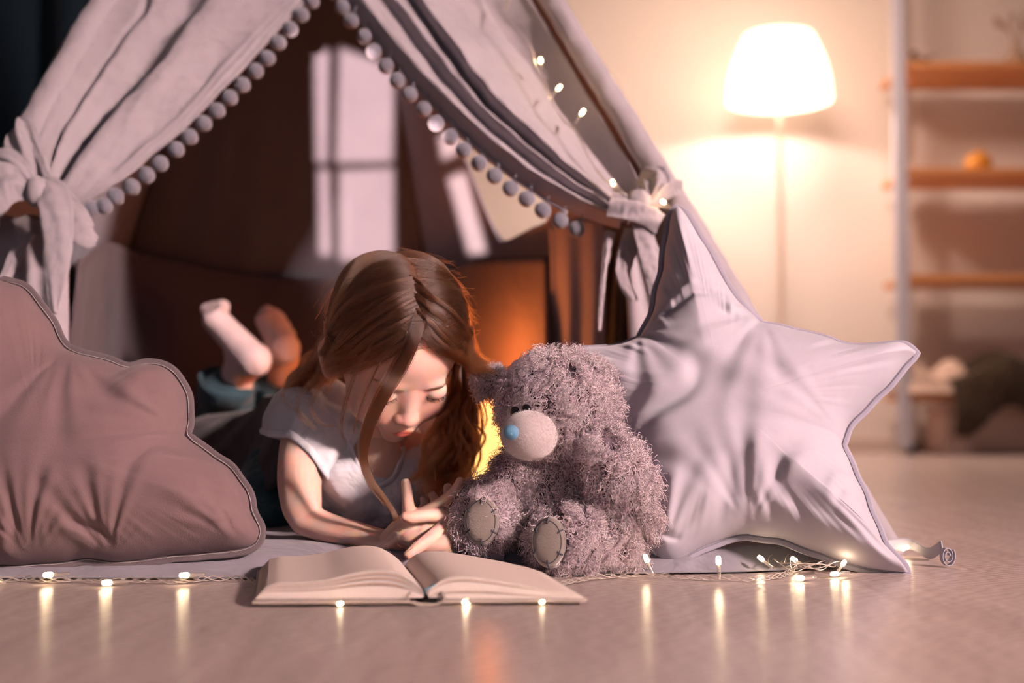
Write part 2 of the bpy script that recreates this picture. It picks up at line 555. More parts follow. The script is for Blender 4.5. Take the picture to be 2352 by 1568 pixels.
# brown furry throw that hangs over the lowest board
zc_ = SHZ[3]
rows = []
for i in range(26):
    s = i / 25
    r = []
    for j in range(40):
        t = j / 39
        x = P(2190, 800, 5.7).x + t * 0.62
        hump = .17 * math.exp(-((t - .42) / .34) ** 2) + .03 * noise.noise(Vector((t * 6, s * 5, 1)))
        if s < .55:
            y = 6.1 - s / .55 * .36; z = zc_ + .02 + hump * math.sin(min(1, s / .45) * math.pi * .6 + .3)
        else:
            q = (s - .55) / .45
            y = 5.72 - .03 * math.sin(q * 3) + .02 * noise.noise(Vector((t * 9, s * 4, 3))); z = zc_ + .02 + hump * .9 * (1 - q) - q * (.14 + .07 * math.sin(t * 9 + 1))
        r.append((x, y, z))
    rows.append(r)
M_THROW = fabric('brown_fur_throw', (.055, .032, .018), wr=1.0, wrs=30, sheen=.2)
th = tag(grid('fur_throw', rows, M_THROW, None, .012, sub=1), 'dark brown furry throw heaped over the lowest shelf board', 'throw blanket')
R_ = np.array([[tuple(p) for p in r] for r in rows])
st = []
for k in range(2600):
    i = rng.integers(0, 25); j = rng.integers(0, 39)
    p = R_[i, j] + (R_[i + 1, j] - R_[i, j]) * rng.random() + (R_[i, j + 1] - R_[i, j]) * rng.random()
    d = np.array([rng.normal() * .4, -.6 + rng.normal() * .3, -.3 + rng.normal() * .3]) * .03
    st.append([p, p + d * .5, p + d + [0, 0, -.012]])
hairs('fur', np.array(st), .0016, .0006, M_THROW, th)
# pale folded bedding beside it
rows = []
for i in range(14):
    s = i / 13
    rows.append([(P(2096, 800, 5.7).x + .30 * j / 19, 6.1 - .38 * s, zc_ + .005 + (.13 + .03 * math.sin(j * .5)) * math.sin(min(1, s * 1.15) * math.pi) ** .5 * (1 if 0 < j < 19 else 0)) for j in range(20)])
tag(grid('folded_blanket', rows, fabric('pale_blanket_cloth', (.62, .44, .36), wr=.5), None, .006, sub=1), 'pale folded blanket on the lowest shelf board beside the throw', 'blanket')
# lidded storage bin under the lowest board
bx = P(2230, 1000, 5.95)
sb = empty('storage_bin', (bx.x + .22, 5.98, 0)); tag(sb, 'pale low storage bin on the floor under the lowest shelf board', 'storage bin')
MB().box((bx.x - .15, 5.86, 0.0), (bx.x + .55, 6.14, .20)).build('body', plain('pale_bin', (.62, .46, .40), .6), sb, bevel=.02)
MB().box((bx.x - .16, 5.85, 0.20), (bx.x + .56, 6.15, .225)).build('lid', plain('pale_bin_lid', (.68, .5, .43), .6), sb, bevel=.008)
# ================================================================== play tent
tent = empty('play_tent', PF(1000, 1239, 0))
tent.location.z = 0
tag(tent, 'grey cotton play teepee with tied back front flaps edged with pompoms', 'tent')


def fr(px, z):      # foot of a front pole: pixel column measured on the floor
    return P(px, 1239, 1.6)


FL = PF(-466, 1239); FL.z = 0.0
FR = PF(2041, 1239); FR.z = 0.0
APX = PF(733, -866)
BL = Vector((-0.98, 2.75, 0)); BR = Vector((-0.10, 2.75, 0))
for a, name in ((FL, 'pole'), (FR, 'pole'), (BL, 'pole'), (BR, 'pole')):
    d = (APX - a).normalized()
    o_ = Vector((0, .035, 0)) if a.y > 2 else Vector()
    tube(name, [a + o_, APX + o_ + d * .12], .011, M_WOOD, tent, 8, 12)


def sleeve(a, r0, side):
    pts = [a.lerp(APX, s) + Vector((0, -.004, 0)) for s in np.linspace(0.0, .97, 60)]
    v, f = loft(pts, [(r0, r0)] * 60, 240, 28, up=(0, 1, 0))
    V = []
    for k, q in enumerate(v):
        q = Vector(q)
        n = noise.noise(Vector((q.x * 60, q.y * 60, q.z * 45))) * .0022 + noise.noise(q * 14) * .003
        V.append(q + Vector((n, n * .6, 0)))
    return mesh('pole_sleeve', V, f, M_TENT, tent)


sleeve(FR, .0185, 1)
sleeve(FL, .022, -1)


# panels
def panel(name, a, b, c, nu=60, nv=90, amp=.012, hole=None, sag=.02, seed=0, top=.965):
    """triangular wall a-b-c with optional hole test(s, t) and vertical soft folds"""
    n = (b - a).cross(c - a).normalized()
    V = {}; verts = []
    F = []
    for i in range(nv + 1):
        t = i / nv * top
        for j in range(nu + 1):
            s = j / nu
            base = a.lerp(b, s).lerp(c, t)
            w = (1 - t)
            d = amp * w * (math.sin(s * 17 + seed) * .5 + noise.noise(Vector((s * 7 + seed, t * 2.0, 0))) * 1.5) * math.sin(min(1, s * 4) * math.pi / 2) * math.sin(min(1, (1 - s) * 4) * math.pi / 2)
            d += sag * w * math.sin(s * math.pi)
            V[i, j] = len(verts); verts.append(base + n * d)
    for i in range(nv):
        for j in range(nu):
            if hole and hole((j + .5) / nu, (i + .5) / nv * top): continue
            F.append((V[i, j], V[i, j + 1], V[i + 1, j + 1], V[i + 1, j]))
    return verts, F


v, f = panel('b', BL, BR, APX, sag=-.0, seed=2)
bp_ = mesh('back_panel', v, f, fabric('tent_back_shaded', (.11, .105, .125), wr=.2), tent)  # tent cotton darkened further; the unlit back's shade is in the colour
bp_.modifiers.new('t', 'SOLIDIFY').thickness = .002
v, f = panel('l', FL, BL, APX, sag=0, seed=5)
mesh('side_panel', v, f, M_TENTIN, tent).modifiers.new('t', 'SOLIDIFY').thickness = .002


# right panel with the cut-out window: find its pixel outline on the panel plane
def on_plane(px, py, a, b, c):
    o = Vector((0, 0, CH)); d = P(px, py, 1.0) - o
    n = (b - a).cross(c - a)
    return o + d * ((a - o).dot(n) / d.dot(n))


def st_of(p, a, b, c):
    # p = lerp(lerp(a,b,s),c,t)
    ab, ac, ap = b - a, c - a, p - a
    M = np.array([[ab.dot(ab), ab.dot(ac)], [ab.dot(ac), ac.dot(ac)]])
    x, y = np.linalg.solve(M, [ap.dot(ab), ap.dot(ac)])
    return x / (1 - y), y


HOLE_PX = [(1076, 385), (1100, 450), (1125, 510), (1150, 550), (1162, 557), (1190, 545), (1225, 527), (1262, 505), (1262, 400), (1180, 300), (1060, 250), (1050, 330)]
HOLE = [st_of(on_plane(x, y, BR, FR, APX), BR, FR, APX) for x, y in HOLE_PX]


def inpoly(x, y, poly):
    r = False
    j = len(poly) - 1
    for i in range(len(poly)):
        xi, yi = poly[i]; xj, yj = poly[j]
        if (yi > y) != (yj > y) and x < (xj - xi) * (y - yi) / (yj - yi) + xi: r = not r
        j = i
    return r


v, f = panel('r', BR, FR, APX, nu=200, nv=260, amp=.008, sag=0, seed=8, hole=lambda s, t: inpoly(s, t, HOLE))
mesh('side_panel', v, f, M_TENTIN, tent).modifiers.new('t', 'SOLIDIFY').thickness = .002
# hem around the cut-out
def p_at(s, t, off=0):
    n = (FR - BR).cross(APX - BR).normalized()
    return BR.lerp(FR, s).lerp(APX, t) + n * off
tube('window_hem', [p_at(s, t, 0.0) for s, t in HOLE + HOLE[:1]], .004, M_TENTIN, tent, 90, 8)
# darker padded band hanging along the foot of the back and side panels
rows = []
top_px = [(190, 600, 1.9), (260, 560, 2.3), (340, 590, 2.55), (450, 612, 2.6), (560, 630, 2.6), (660, 640, 2.6), (760, 645, 2.6), (900, 640, 2.6), (990, 620, 2.5), (1080, 600, 2.35), (1180, 592, 2.2), (1260, 588, 2.05)]
tp = catmull([P(*q) for q in top_px], 80)
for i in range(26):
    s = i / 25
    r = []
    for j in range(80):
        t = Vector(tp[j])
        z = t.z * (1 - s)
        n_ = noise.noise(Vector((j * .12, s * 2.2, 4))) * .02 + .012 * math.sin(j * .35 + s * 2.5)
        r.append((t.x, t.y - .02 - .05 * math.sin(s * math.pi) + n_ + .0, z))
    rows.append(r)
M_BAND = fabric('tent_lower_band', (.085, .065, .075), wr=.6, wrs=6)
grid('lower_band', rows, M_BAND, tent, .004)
# inner flap that hangs straight down inside the opening on the right
rows = []
for i in range(30):
    s = i / 29
    r = []
    for j in range(24):
        t = j / 23
        px = 1262 + (1388 - 1262) * t + 4 * math.sin(s * 5) ; py = 512 - 20 * t + s * 560
        p = P(px, py, 2.02 - .16 * t + .012 * math.sin(t * 14) * (0.4 + s))
        r.append(p)
    rows.append(r)
grid('inner_flap', rows, M_TENTIN, tent, .003)
rows = []
for i in range(24):
    s = i / 23
    rows.append([P(1392 + 75 * t, 545 + s * 330, 1.98 + .03 * math.sin(t * 9 + s * 2)) for t in np.linspace(0, 1, 14)])
grid('inner_flap', rows, fabric('flap_shadow_side', (.24, .21, .18), wr=.8, wrs=10), tent, .003)  # shaded copy of the flap cloth, its shade mixed into the colour

KR = (1440, 492); KL = (108, 470)


def flap(outer, inner, prof_t, prof_d, env, jag, ns=170, nt=150, y_bias=0.0, seed=0, bow=0.0):
    o = catmull([(x, y, 0) for x, y in outer], ns); i_ = catmull([(x, y, 0) for x, y in inner], ns)
    tt = np.linspace(0, 1, nt)
    rows = []
    for a in range(ns):
        s = a / (ns - 1)
        r = []
        for b in range(nt):
            t = tt[b]
            ts = t + jag * (noise.noise(Vector((s * 5 + seed, t * 2.5, .3))) * 1.0 + .35 * noise.noise(Vector((s * 16 + seed, t * 5, .9)))) * math.sin(t * math.pi)
            d = float(interp_c(ts, prof_t, prof_d)) * env(s) * .0128
            d += .0035 * noise.noise(Vector((s * 9 + seed, t * 9, 2))) + .0016 * noise.noise(Vector((s * 26, t * 18 + seed, 5)))
            px = o[a, 0] + (i_[a, 0] - o[a, 0]) * t; py = o[a, 1] + (i_[a, 1] - o[a, 1]) * t
            r.append(PF(px, py, d + y_bias))
        rows.append(r)
    return rows


_cache = {}
def interp_c(x, xs, ys):
    k = (tuple(xs), tuple(ys))
    if k not in _cache: _cache[k] = catmull(list(zip(xs, ys)), 500)
    a = _cache[k]
    return np.interp(x, a[:, 0], a[:, 1])


# right flap
Rout = [(1150, -110), (1229, 10), (1300, 124), (1357, 221), (1420, 323), (1462, 400), (1466, 455), (1452, 482)]
Rin = [(742, -120), (800, 0), (832, 50), (872, 105), (925, 165), (985, 228), (1050, 290), (1120, 350), (1200, 410), (1290, 462), (1370, 495), (1425, 512)]
pt = [-.05, 0, .04, .10, .17, .215, .235, .28, .36, .48, .58, .632, .655, .71, .765, .79, .82, .865, .90, .93, .96, 1.0, 1.05]
pd = [-.3, -.5, -1.6, -2.6, -3.3, -3.5, -1.9, -1.2, -.6, .5, 1.5, 2.0, -1.1, .3, 1.6, .2, -.2, .7, 1.2, 1.5, .2, -1.5, -1.8]
rows = flap(Rout, Rin, pt, pd, lambda s: .55 + .6 * math.sin(min(1, s * 1.6) * math.pi / 2) * (1 - .75 * max(0, (s - .55) / .45)), .05, seed=3)
grid('right_front_flap', rows, M_TENT, tent, .0022)
Rrows = rows
# left flap
Lout = [(250, -110), (268, 0), (215, 100), (160, 190), (120, 270), (95, 340), (88, 420), (95, 462)]
Lin = [(770, -115), (722, -10), (672, 42), (620, 100), (560, 165), (500, 228), (440, 290), (370, 350), (290, 410), (225, 455), (180, 468), (140, 478)]
pt2 = [-.05, 0, .06, .13, .155, .20, .27, .36, .43, .50, .56, .63, .70, .78, .83, .86, .885, .91, .935, .96, 1.0, 1.05]
pd2 = [.9, .8, .5, .1, -.8, .5, -.1, -1.3, -.2, 1.5, 1.5, 1.1, .7, .25, .1, .1, .7, .3, .8, .4, .5, .2]
rows = flap(Lout, Lin, pt2, pd2, lambda s: .45 + .75 * math.sin(min(1, s * 1.3) * math.pi / 2) * (1 - .7 * max(0, (s - .7) / .3)), .06, seed=11)
grid('left_front_flap', rows, M_TENT, tent, .0022)
Lrows = rows

# front panel above the opening, up to where the poles cross
rows = []
for a in range(30):
    s = a / 29 * .95
    rows.append([PF(232 + (1170 - 232) * t, -92, .004).lerp(APX, s) + Vector((0, -.006 * math.sin(t * 22) * (1 - s), 0)) for t in np.linspace(0, 1, 60)])
grid('front_panel', rows, M_TENT, tent, .002)

# flap continues below the ties to the floor (left one is in view)
rows = []
for a in range(60):
    s = a / 59
    r = []
    for b in range(50):
        t = b / 49
        px = -30 + (142 + 30) * t - (1 - t) * s * 150 - 10 * s; py = 470 + s * 790
        d = .012 * math.sin(t * 16 + s * 2) * (.3 + s) - .03
        r.append(PF(px, py, d))
    rows.append(r)
grid('lower_flap', rows, M_TENT, tent, .0022)
rows = []
for a in range(60):
    s = a / 59
    rows.append([PF(1440 + 60 * t + s * (30 + 420 * t), 500 + s * 760, .012 * math.sin(t * 16) * (.3 + s) - .04) for t in np.linspace(0, 1, 50)])
grid('lower_flap', rows, M_TENT, tent, .0022)

# pompoms
LP = [(212, 484), (241, 476), (267, 455), (304, 433), (338, 406), (369, 379), (406, 347), (437, 318), (469, 287), (500, 258), (529, 228), (558, 199), (588, 167), (615, 138), (640, 102), (668, 71), (693, 38), (717, 7), (741, -26)]
RP = [(766, -24), (786, 10), (806, 42), (837, 78), (859, 112), (886, 146), (912, 179), (941, 211), (973, 245), (1002, 277), (1034, 309), (1065, 339), (1100, 369), (1136, 398), (1173, 427), (1210, 451), (1247, 477), (1287, 502), (1325, 521)]
pv, pf_ = ell((0, 0, 0), (.0122, .0122, .0122), nu=28, nv=18, fn=lambda d: 1 + .035 * noise.noise(d * 3.5))
fz = MB(); fz.add(pv, pf_)
POMME = None
fuzz = []
for k in range(420):
    d = rng.normal(size=3); d /= np.linalg.norm(d)
    fuzz.append([d * .0120, d * .0132 + rng.normal(size=3) * .0006])
for side, L in ((-1, LP), (1, RP)):
    for k, (x, y) in enumerate(L):
        c = PF(x, y, .004 if side < 0 else -.006)
        if POMME is None:
            o = mesh('pompom', pv, pf_, M_POM, None)
            POMME = o.data
            bpy.data.objects.remove(o)
        o = bpy.data.objects.new('pompom', POMME)
        COL.objects.link(o); o.parent = tent
        o.location = c - Vector(tent.location)
        sc = 1 + .06 * math.sin(k * 2.7 + side)
        # the little thread it hangs from
        e = PF(x - (14 if side < 0 else -12), y - 24, .003)
        tube('pompom_thread', [c + (e - c) * .4, e], .0012, M_POM, o, 3, 6)
# trim braid along both edges
tube('pompom_braid', [PF(x - 17, y - 21, .006) for x, y in LP[2:]], .0028, M_TENT, tent, 120, 8)
tube('pompom_braid', [PF(x + 14, y - 23, -.010) for x, y in RP[:-1]], .0030, M_TENT, tent, 120, 8)


# ribbons: strip through pixel centre line with pixel width
def ribbon(name, cl, wd, off, parent=tent, thick=.0018, mat=M_TENT, twist=0, n=60, m=14, curl=.3):
    q = catmull([(x, y, w, d) for (x, y), w, d in zip(cl, wd, off)], n)
    rows = []
    for i in range(n):
        a = q[max(0, i - 1)]; b = q[min(n - 1, i + 1)]
        tx, ty = b[0] - a[0], b[1] - a[1]; L = math.hypot(tx, ty) + 1e-6
        nx, ny = -ty / L, tx / L
        r = []
        for j in range(m):
            t = j / (m - 1) - .5
            dd = q[i, 3] + curl * .01 * (math.cos(t * 6) * .5 + .3 * math.sin(t * 11 + i * .1)) + .002 * noise.noise(Vector((i * .2, j * .5, 7)))
            r.append(PF(q[i, 0] + nx * q[i, 2] * t, q[i, 1] + ny * q[i, 2] * t, dd))
        rows.append(r)
    return grid(name, rows, mat, parent, thick)


# left bow
ribbon('tie_ribbon', [(76, 292), (100, 360), (122, 420), (134, 470)], [14, 24, 24, 22], [.02, .03, .035, .03])
ribbon('tie_ribbon', [(112, 455), (150, 500), (158, 600), (150, 680), (146, 752)], [40, 74, 66, 50, 10], [.045, .055, .05, .045, .04], n=80)
ribbon('tie_ribbon', [(160, 470), (185, 520), (205, 560), (232, 572)], [30, 60, 60, 20], [.03, .03, .028, .02])
ribbon('tie_ribbon', [(100, 478), (50, 470), (0, 478), (-40, 470)], [28, 92, 120, 90], [.04, .055, .05, .03], curl=1.2)
ribbon('tie_ribbon', [(96, 462), (60, 420), (25, 398), (-20, 410)], [20, 44, 50, 50], [.035, .045, .04, .02], curl=1.0)
ribbon('tie_ribbon', [(60, 530), (28, 600), (-5, 670)], [40, 30, 26], [.0, .0, .0])
v, f = ell(PF(108, 482, .045), (.016, .014, .022), nu=24, nv=16, fn=lambda d: 1 + .12 * noise.noise(d * 3)); mesh('tie_knot', v, f, M_TENT, tent)
# flap bulging over the sleeve above the left tie
ribbon('flap_fold', [(60, 300), (62, 350), (70, 400), (84, 470)], [26, 70, 74, 30], [.022, .034, .034, .02], curl=1.4, n=70, m=24)
# right bow
ribbon('tie_ribbon', [(1395, 507), (1440, 520), (1480, 535), (1510, 552)], [54, 58, 52, 44], [.045, .05, .05, .045], curl=.8)
ribbon('tie_ribbon', [(1460, 530), (1480, 590), (1492, 640), (1505, 695)], [34, 46, 44, 36], [.04, .035, .03, .03], n=70)
ribbon('tie_ribbon', [(1455, 545), (1436, 600), (1430, 640), (1455, 700)], [50, 40, 34, 20], [.018, .012, .01, .01], mat=M_TENT)
ribbon('tie_ribbon', [(1400, 540), (1388, 620), (1380, 700), (1376, 760)], [26, 14, 10, 8], [.01, .0, .0, .0])
ribbon('flap_fold', [(1480, 420), (1500, 450), (1490, 480), (1465, 500)], [60, 66, 50, 30], [.03, .045, .045, .03], curl=1.6, n=60, m=24)
ribbon('flap_fold', [(1560, 455), (1520, 470), (1490, 490), (1465, 500)], [30, 44, 40, 24], [.03, .045, .04, .03], curl=1.5, n=60, m=24)
v, f = ell(PF(1462, 498, .04), (.018, .014, .016), nu=24, nv=16, fn=lambda d: 1 + .15 * noise.noise(d * 3)); mesh('tie_knot', v, f, M_TENT, tent)

# ------------------------------------------------------------------ mat on the floor
def mat_front(px):
    return np.interp(px, [-1500, 0, 570, 900, 1340, 1480, 1700, 1905], [1.335, 1.335, 1.34, 1.36, 1.37, 1.375, 1.39, 1.43])


rows = []
nx, ny = 220, 40
prof = [(0.0, 0.001), (-.004, .004), (-.005, .008), (-.001, .012), (.004, .013), (.0045, .0135), (.002, .016), (.004, .021), (.012, .024), (.03, .0245)]
for k, (dy, z) in enumerate(prof):
    r = []
    for i in range(nx):
        px = -500 + (1905 + 500) * i / (nx - 1)
        yf = float(mat_front(px)); x = (px - 1176) / FPX * yf
        wz = .002 * noise.noise(Vector((x * 7, k * .2, 0)))
        wy = .006 * noise.noise(Vector((x * 3, 5, 0)))
        z = z * .68
        r.append((x, yf + dy + wy, max(.001, z * (1 + .25 * noise.noise(Vector((x * 5, 2, 0)))) + (wz if z > .01 else 0))))
    rows.append(r)
for k in range(1, 60):
    r = []
    for i in range(nx):
        base = rows[len(prof) - 1][i]
        t = k / 59
        y = base[1] + (2.72 - base[1]) * t
        x = base[0] * (1 + .05 * t) if base[0] < 0 else base[0] * (1 - .55 * t)
        z = .0165 + .0085 * min(1, max(0, (y - 1.40) / .09)) + .004 * noise.noise(Vector((x * 6, y * 6, 1))) + .003 * noise.noise(Vector((x * 18 + y * 8, y * 15, 4)))
        r.append((x, y, z))
    rows.append(r)
tag(grid('floor_mat', rows, M_MAT, None, 0), 'thin grey padded mat laid on the floor through the tent', 'mat')
# ================================================================== pillows
def pillow(name, outline_px, plane, thick, mat, label, cat, wmax, notches=(), flange=.010, stitch=M_STITCH, creases=(), seed=0, nr=110, na=720, front_only=False, centre=None, fl_mat=None, amp=1.0):
    """an inflated cushion whose outline is traced on its own leaning plane; plane(px, py) -> point"""
    pts = [plane(x, y) for x, y in outline_px]
    c = plane(*centre)
    # local frame of the leaning plane
    ex = (plane(centre[0] + 100, centre[1]) - c).normalized()
    ez = (plane(centre[0], centre[1] - 100) - c); ez = (ez - ex * ez.dot(ex)).normalized()
    nrm = ex.cross(ez)
    if nrm.y > 0: nrm = -nrm
    loc = np.array([((p - c).dot(ex), (p - c).dot(ez)) for p in pts])
    closed = np.vstack([loc, loc[:1]])
    # piecewise smooth but sharp corners kept: tips and notches are given twice in the outline
    dense = []
    run = [tuple(loc[0])]
    segs = []
    n = len(loc)
    for i in range(1, n + 1):
        p = tuple(loc[i % n])
        if run and math.dist(p, run[-1]) < 1e-6:
            segs.append(run); run = [p]
        else:
            run.append(p)
    segs.append(run)
    if math.dist(segs[0][0], loc[0]) < 1e-6 and len(segs) > 1:
        pass
    poly = []
    for sgm in segs:
        if len(sgm) < 2: continue
        L = sum(math.dist(sgm[i], sgm[i + 1]) for i in range(len(sgm) - 1))
        cc = catmull([(a, b, 0) for a, b in sgm], max(4, int(L / .003)))
        poly += [tuple(q[:2]) for q in cc[:-1]]
    poly = np.array(poly)
    # a little ripple along the seam
    tt = np.arange(len(poly))
    tn = np.roll(poly, -1, 0) - np.roll(poly, 1, 0); tn /= np.linalg.norm(tn, axis=1)[:, None] + 1e-9
    nn = np.stack([-tn[:, 1], tn[:, 0]], 1)
    rip = np.array([noise.noise(Vector((t * .10 + seed, 0, 0))) * .0025 for t in tt])
    poly = poly + nn * rip[:, None]
    area = 0.5 * np.sum(poly[:, 0] * np.roll(poly[:, 1], -1) - np.roll(poly[:, 0], -1) * poly[:, 1])
    if area < 0: poly = poly[::-1]; nn = None
    M = len(poly)
    # rings from boundary to centre (star shaped about the centre)
    s = 1 - (1 - np.linspace(0, 1, nr)) ** 1.6      # dense near rim
    s = np.linspace(0, 1, nr) ** 1.5
    G = poly[None] * (1 - s)[:, None, None]
    # distance to the boundary
    D = np.zeros(G.shape[:2])
    sub = poly[::3]
    a = sub; b = np.roll(sub, -1, 0); ab = b - a; L2 = (ab ** 2).sum(1) + 1e-12
    for i in range(nr):
        g = G[i][:, None, :]
        t = np.clip(((g - a[None]) * ab[None]).sum(2) / L2, 0, 1)
        q = a[None] + t[..., None] * ab[None]
        D[i] = np.sqrt(((g - q) ** 2).sum(2)).min(1)
    u = np.clip(D / wmax, 0, 1)
    H = thick * np.sqrt(np.maximum(0, 1 - (1 - u) ** 2)) ** 1.05
    # smooth across angle and ring
    for _ in range(14):
        H[1:-1] = (H[1:-1] * 2 + H[:-2] + H[2:]) / 4
        H = (H * 2 + np.roll(H, 1, 1) + np.roll(H, -1, 1)) / 4
        H[-1] = H[-1].mean()
    H[0] = 0
    W = np.zeros_like(H)
    for (nx_, ny_, ax, ay, k, am, reach) in notches:    # folds that fan out of a notch or tip
        o = plane(nx_, ny_) - c; o = np.array([o.dot(ex), o.dot(ez)])
        e = plane(ax, ay) - c; e = np.array([e.dot(ex), e.dot(ez)])
        d = G - o; r = np.sqrt((d ** 2).sum(2)) + 1e-6
        base = math.atan2(*(e - o)[::-1])
        an = np.arctan2(d[..., 1], d[..., 0]) - base
        an = (an + np.pi) % (2 * np.pi) - np.pi
        wv = np.sin(an * k + seed + .8 * np.sin(an * 2.3 + seed)) * .6 + np.sin(an * k * 1.7 + 1.3) * .4
        W += .55 * am * wv * np.exp(-((r - reach * .42) / (reach * .42)) ** 2) * np.exp(-(an / .95) ** 4)
    for (x1, y1, x2, y2, wd, am) in creases:            # single creases, px end points
        p1 = plane(x1, y1) - c; p2 = plane(x2, y2) - c
        p1 = np.array([p1.dot(ex), p1.dot(ez)]); p2 = np.array([p2.dot(ex), p2.dot(ez)])
        dd = p2 - p1; t = np.clip(((G - p1) * dd).sum(2) / (dd ** 2).sum(), -.2, 1.2)
        nr_ = np.array([-dd[1], dd[0]]) / np.linalg.norm(dd)
        ac = ((G - p1) * nr_).sum(2)
        ac = ac + .006 * np.sin(t * 5 + x1)
        env = np.exp(-((t - .5) / .42) ** 4)
        W += am * env * (-np.exp(-(ac / wd) ** 2) + .8 * np.exp(-((ac - wd * 1.9) / (wd * 1.3)) ** 2))
    nz = np.zeros_like(H)
    for i in range(nr):
        for j in range(0, M):
            g = G[i, j]
            nz[i, j] = noise.noise(Vector((g[0] * 9 + seed, g[1] * 9, 1))) * .0045 + noise.noise(Vector((g[0] * 26, g[1] * 22 + seed, 3))) * .0016
    # gathers that run in from the seam
    rimg = np.array([noise.noise(Vector((t * .11, seed, 4))) + .6 * noise.noise(Vector((t * .28, seed, 9))) for t in range(M)])
    rimg = .5 * (rimg + rimg[::-1]) if False else rimg
    W += amp * .006 * rimg[None] * np.exp(-((D - .018) / .016) ** 2)
    edge = np.clip(D / .03, 0, 1)
    W = (W + nz) * edge
    V = []; F = []
    for side in (1, -1):
        for i in range(0 if side > 0 else 1, nr - 1):
            for j in range(M):
                h = (H[i, j] + W[i, j]) if side > 0 else -(H[i, j] * .8)
                g = G[i, j]
                V.append(c + ex * g[0] + ez * g[1] + nrm * h)
        V.append(c + nrm * ((H[-1, 0] + W[-2].mean()) if side > 0 else -H[-1, 0] * .8))
    A = (nr - 1) * M
    for i in range(nr - 2):
        for j in range(M):
            k = (j + 1) % M
            F.append((i * M + j, i * M + k, (i + 1) * M + k, (i + 1) * M + j))
    for j in range(M): F.append(((nr - 2) * M + j, (nr - 2) * M + (j + 1) % M, A))
    B = A + 1
    for j in range(M):
        F.append(((j + 1) % M, j, B + j, B + (j + 1) % M))
    for i in range(nr - 3):
        for j in range(M):
            k = (j + 1) % M
            F.append((B + i * M + k, B + i * M + j, B + (i + 1) * M + j, B + (i + 1) * M + k))
    for j in range(M): F.append((B + (nr - 3) * M + (j + 1) % M, B + (nr - 3) * M + j, B + (nr - 2) * M))
    root = empty(name, (c.x, c.y, min(v.z for v in V)))
    tag(root, label, cat)
    mesh('cover', V, F, mat, root)
    # flange round the seam
    tn = np.roll(poly, -2, 0) - np.roll(poly, 2, 0); tn /= np.linalg.norm(tn, axis=1)[:, None] + 1e-9
    nn = np.stack([tn[:, 1], -tn[:, 0]], 1)
    for _ in range(4): nn = (nn * 2 + np.roll(nn, 1, 0) + np.roll(nn, -1, 0)) / 4
    rows = []
    for k, q in enumerate((-.004, .3, .65, 1.0)):
        r = []
        for j in range(M):
            wob = .0030 * noise.noise(Vector((j * .06, seed, 2))) * max(0, q)
            g = poly[j] + nn[j] * flange * q
            r.append(c + ex * g[0] + ez * g[1] + nrm * (wob + .0))
        rows.append(r)
    grid('seam_edge', rows, fl_mat or mat, root, .002, close=True)
    g = poly + nn * flange * .25
    tube('seam_thread', [c + ex * q[0] + ez * q[1] + nrm * .0014 for q in np.vstack([g, g[:1]])[::4]], .00042, stitch, root, len(g) // 2, 5)
    return root


def star_plane(px, py, y0=1.388, k=.34, kx=.17):
    u = (px - 1176) / FPX; v = (784 - py) / FPX
    dy = math.cos(PITCH) - v * math.sin(PITCH); dz = math.sin(PITCH) + v * math.cos(PITCH)
    t = (y0 + k * CH + kx * .43) / (dy - k * dz + kx * u)
    return Vector((u * t, dy * t, CH + dz * t))


def D2(L, idx):
    out = []
    for i, p in enumerate(L):
        out.append(p)
        if i in idx: out.append(p)
    return out


star = [(1556, 478), (1590, 520), (1640, 605), (1690, 690), (1748, 748),
        (1850, 770), (1960, 800), (2070, 795), (2102, 812),
        (2040, 880), (1985, 938), (1945, 985), (1932, 1022),
        (1965, 1100), (2000, 1185), (2034, 1255), (2082, 1313),
        (2020, 1310), (1940, 1290), (1860, 1262), (1790, 1236), (1718, 1228),
        (1650, 1240), (1590, 1268), (1545, 1290), (1515, 1290),
        (1480, 1250), (1450, 1170), (1425, 1090), (1400, 1010),
        (1340, 960), (1260, 890), (1200, 855), (1185, 838),
        (1260, 820), (1340, 806), (1420, 800), (1470, 782),
        (1500, 720), (1518, 640), (1532, 560), (1546, 485)]
star = D2(star, {4, 8, 12, 16, 21, 29, 33, 37})
star = [star[0]] + star[1:]
pillow('star_pillow', star, star_plane, .085, M_STAR, 'large light grey star shaped pillow leaning on the tent beside the teddy bear', 'pillow', .105,
       notches=[(1718, 1228, 1740, 1000, 13, .0040, .17), (1932, 1022, 1760, 980, 12, .0030, .20), (1748, 748, 1640, 880, 11, .0045, .20),
                (1470, 785, 1560, 900, 9, .0055, .20), (2085, 1315, 1900, 1180, 16, .0045, .20), (2102, 812, 1900, 860, 14, .0032, .20), (1530, 1292, 1590, 1180, 12, .0060, .13), (1430, 1060, 1600, 990, 7, .005, .20), (1556, 478, 1600, 700, 7, .003, .3)],
       creases=[(1490, 755, 1660, 722, .006, .008), (1500, 1010, 1620, 905, .010, .008), (1560, 1270, 1520, 1215, .006, .010), (1900, 1190, 1990, 1110, .006, .004), (1640, 745, 1760, 760, .006, .006), (1590, 690, 1690, 700, .006, .004), (1760, 1180, 1800, 1060, .010, .006), (1700, 1180, 1660, 1080, .012, .006)],
       flange=.007, centre=(1670, 985), seed=3, stitch=plain('grey_thread', (.2, .19, .24), .9), fl_mat=fabric('seam_cotton', (.33, .31, .38)))


def brown_plane(x, y): return PF(x, y, 0, y0=1.378, k=.25)


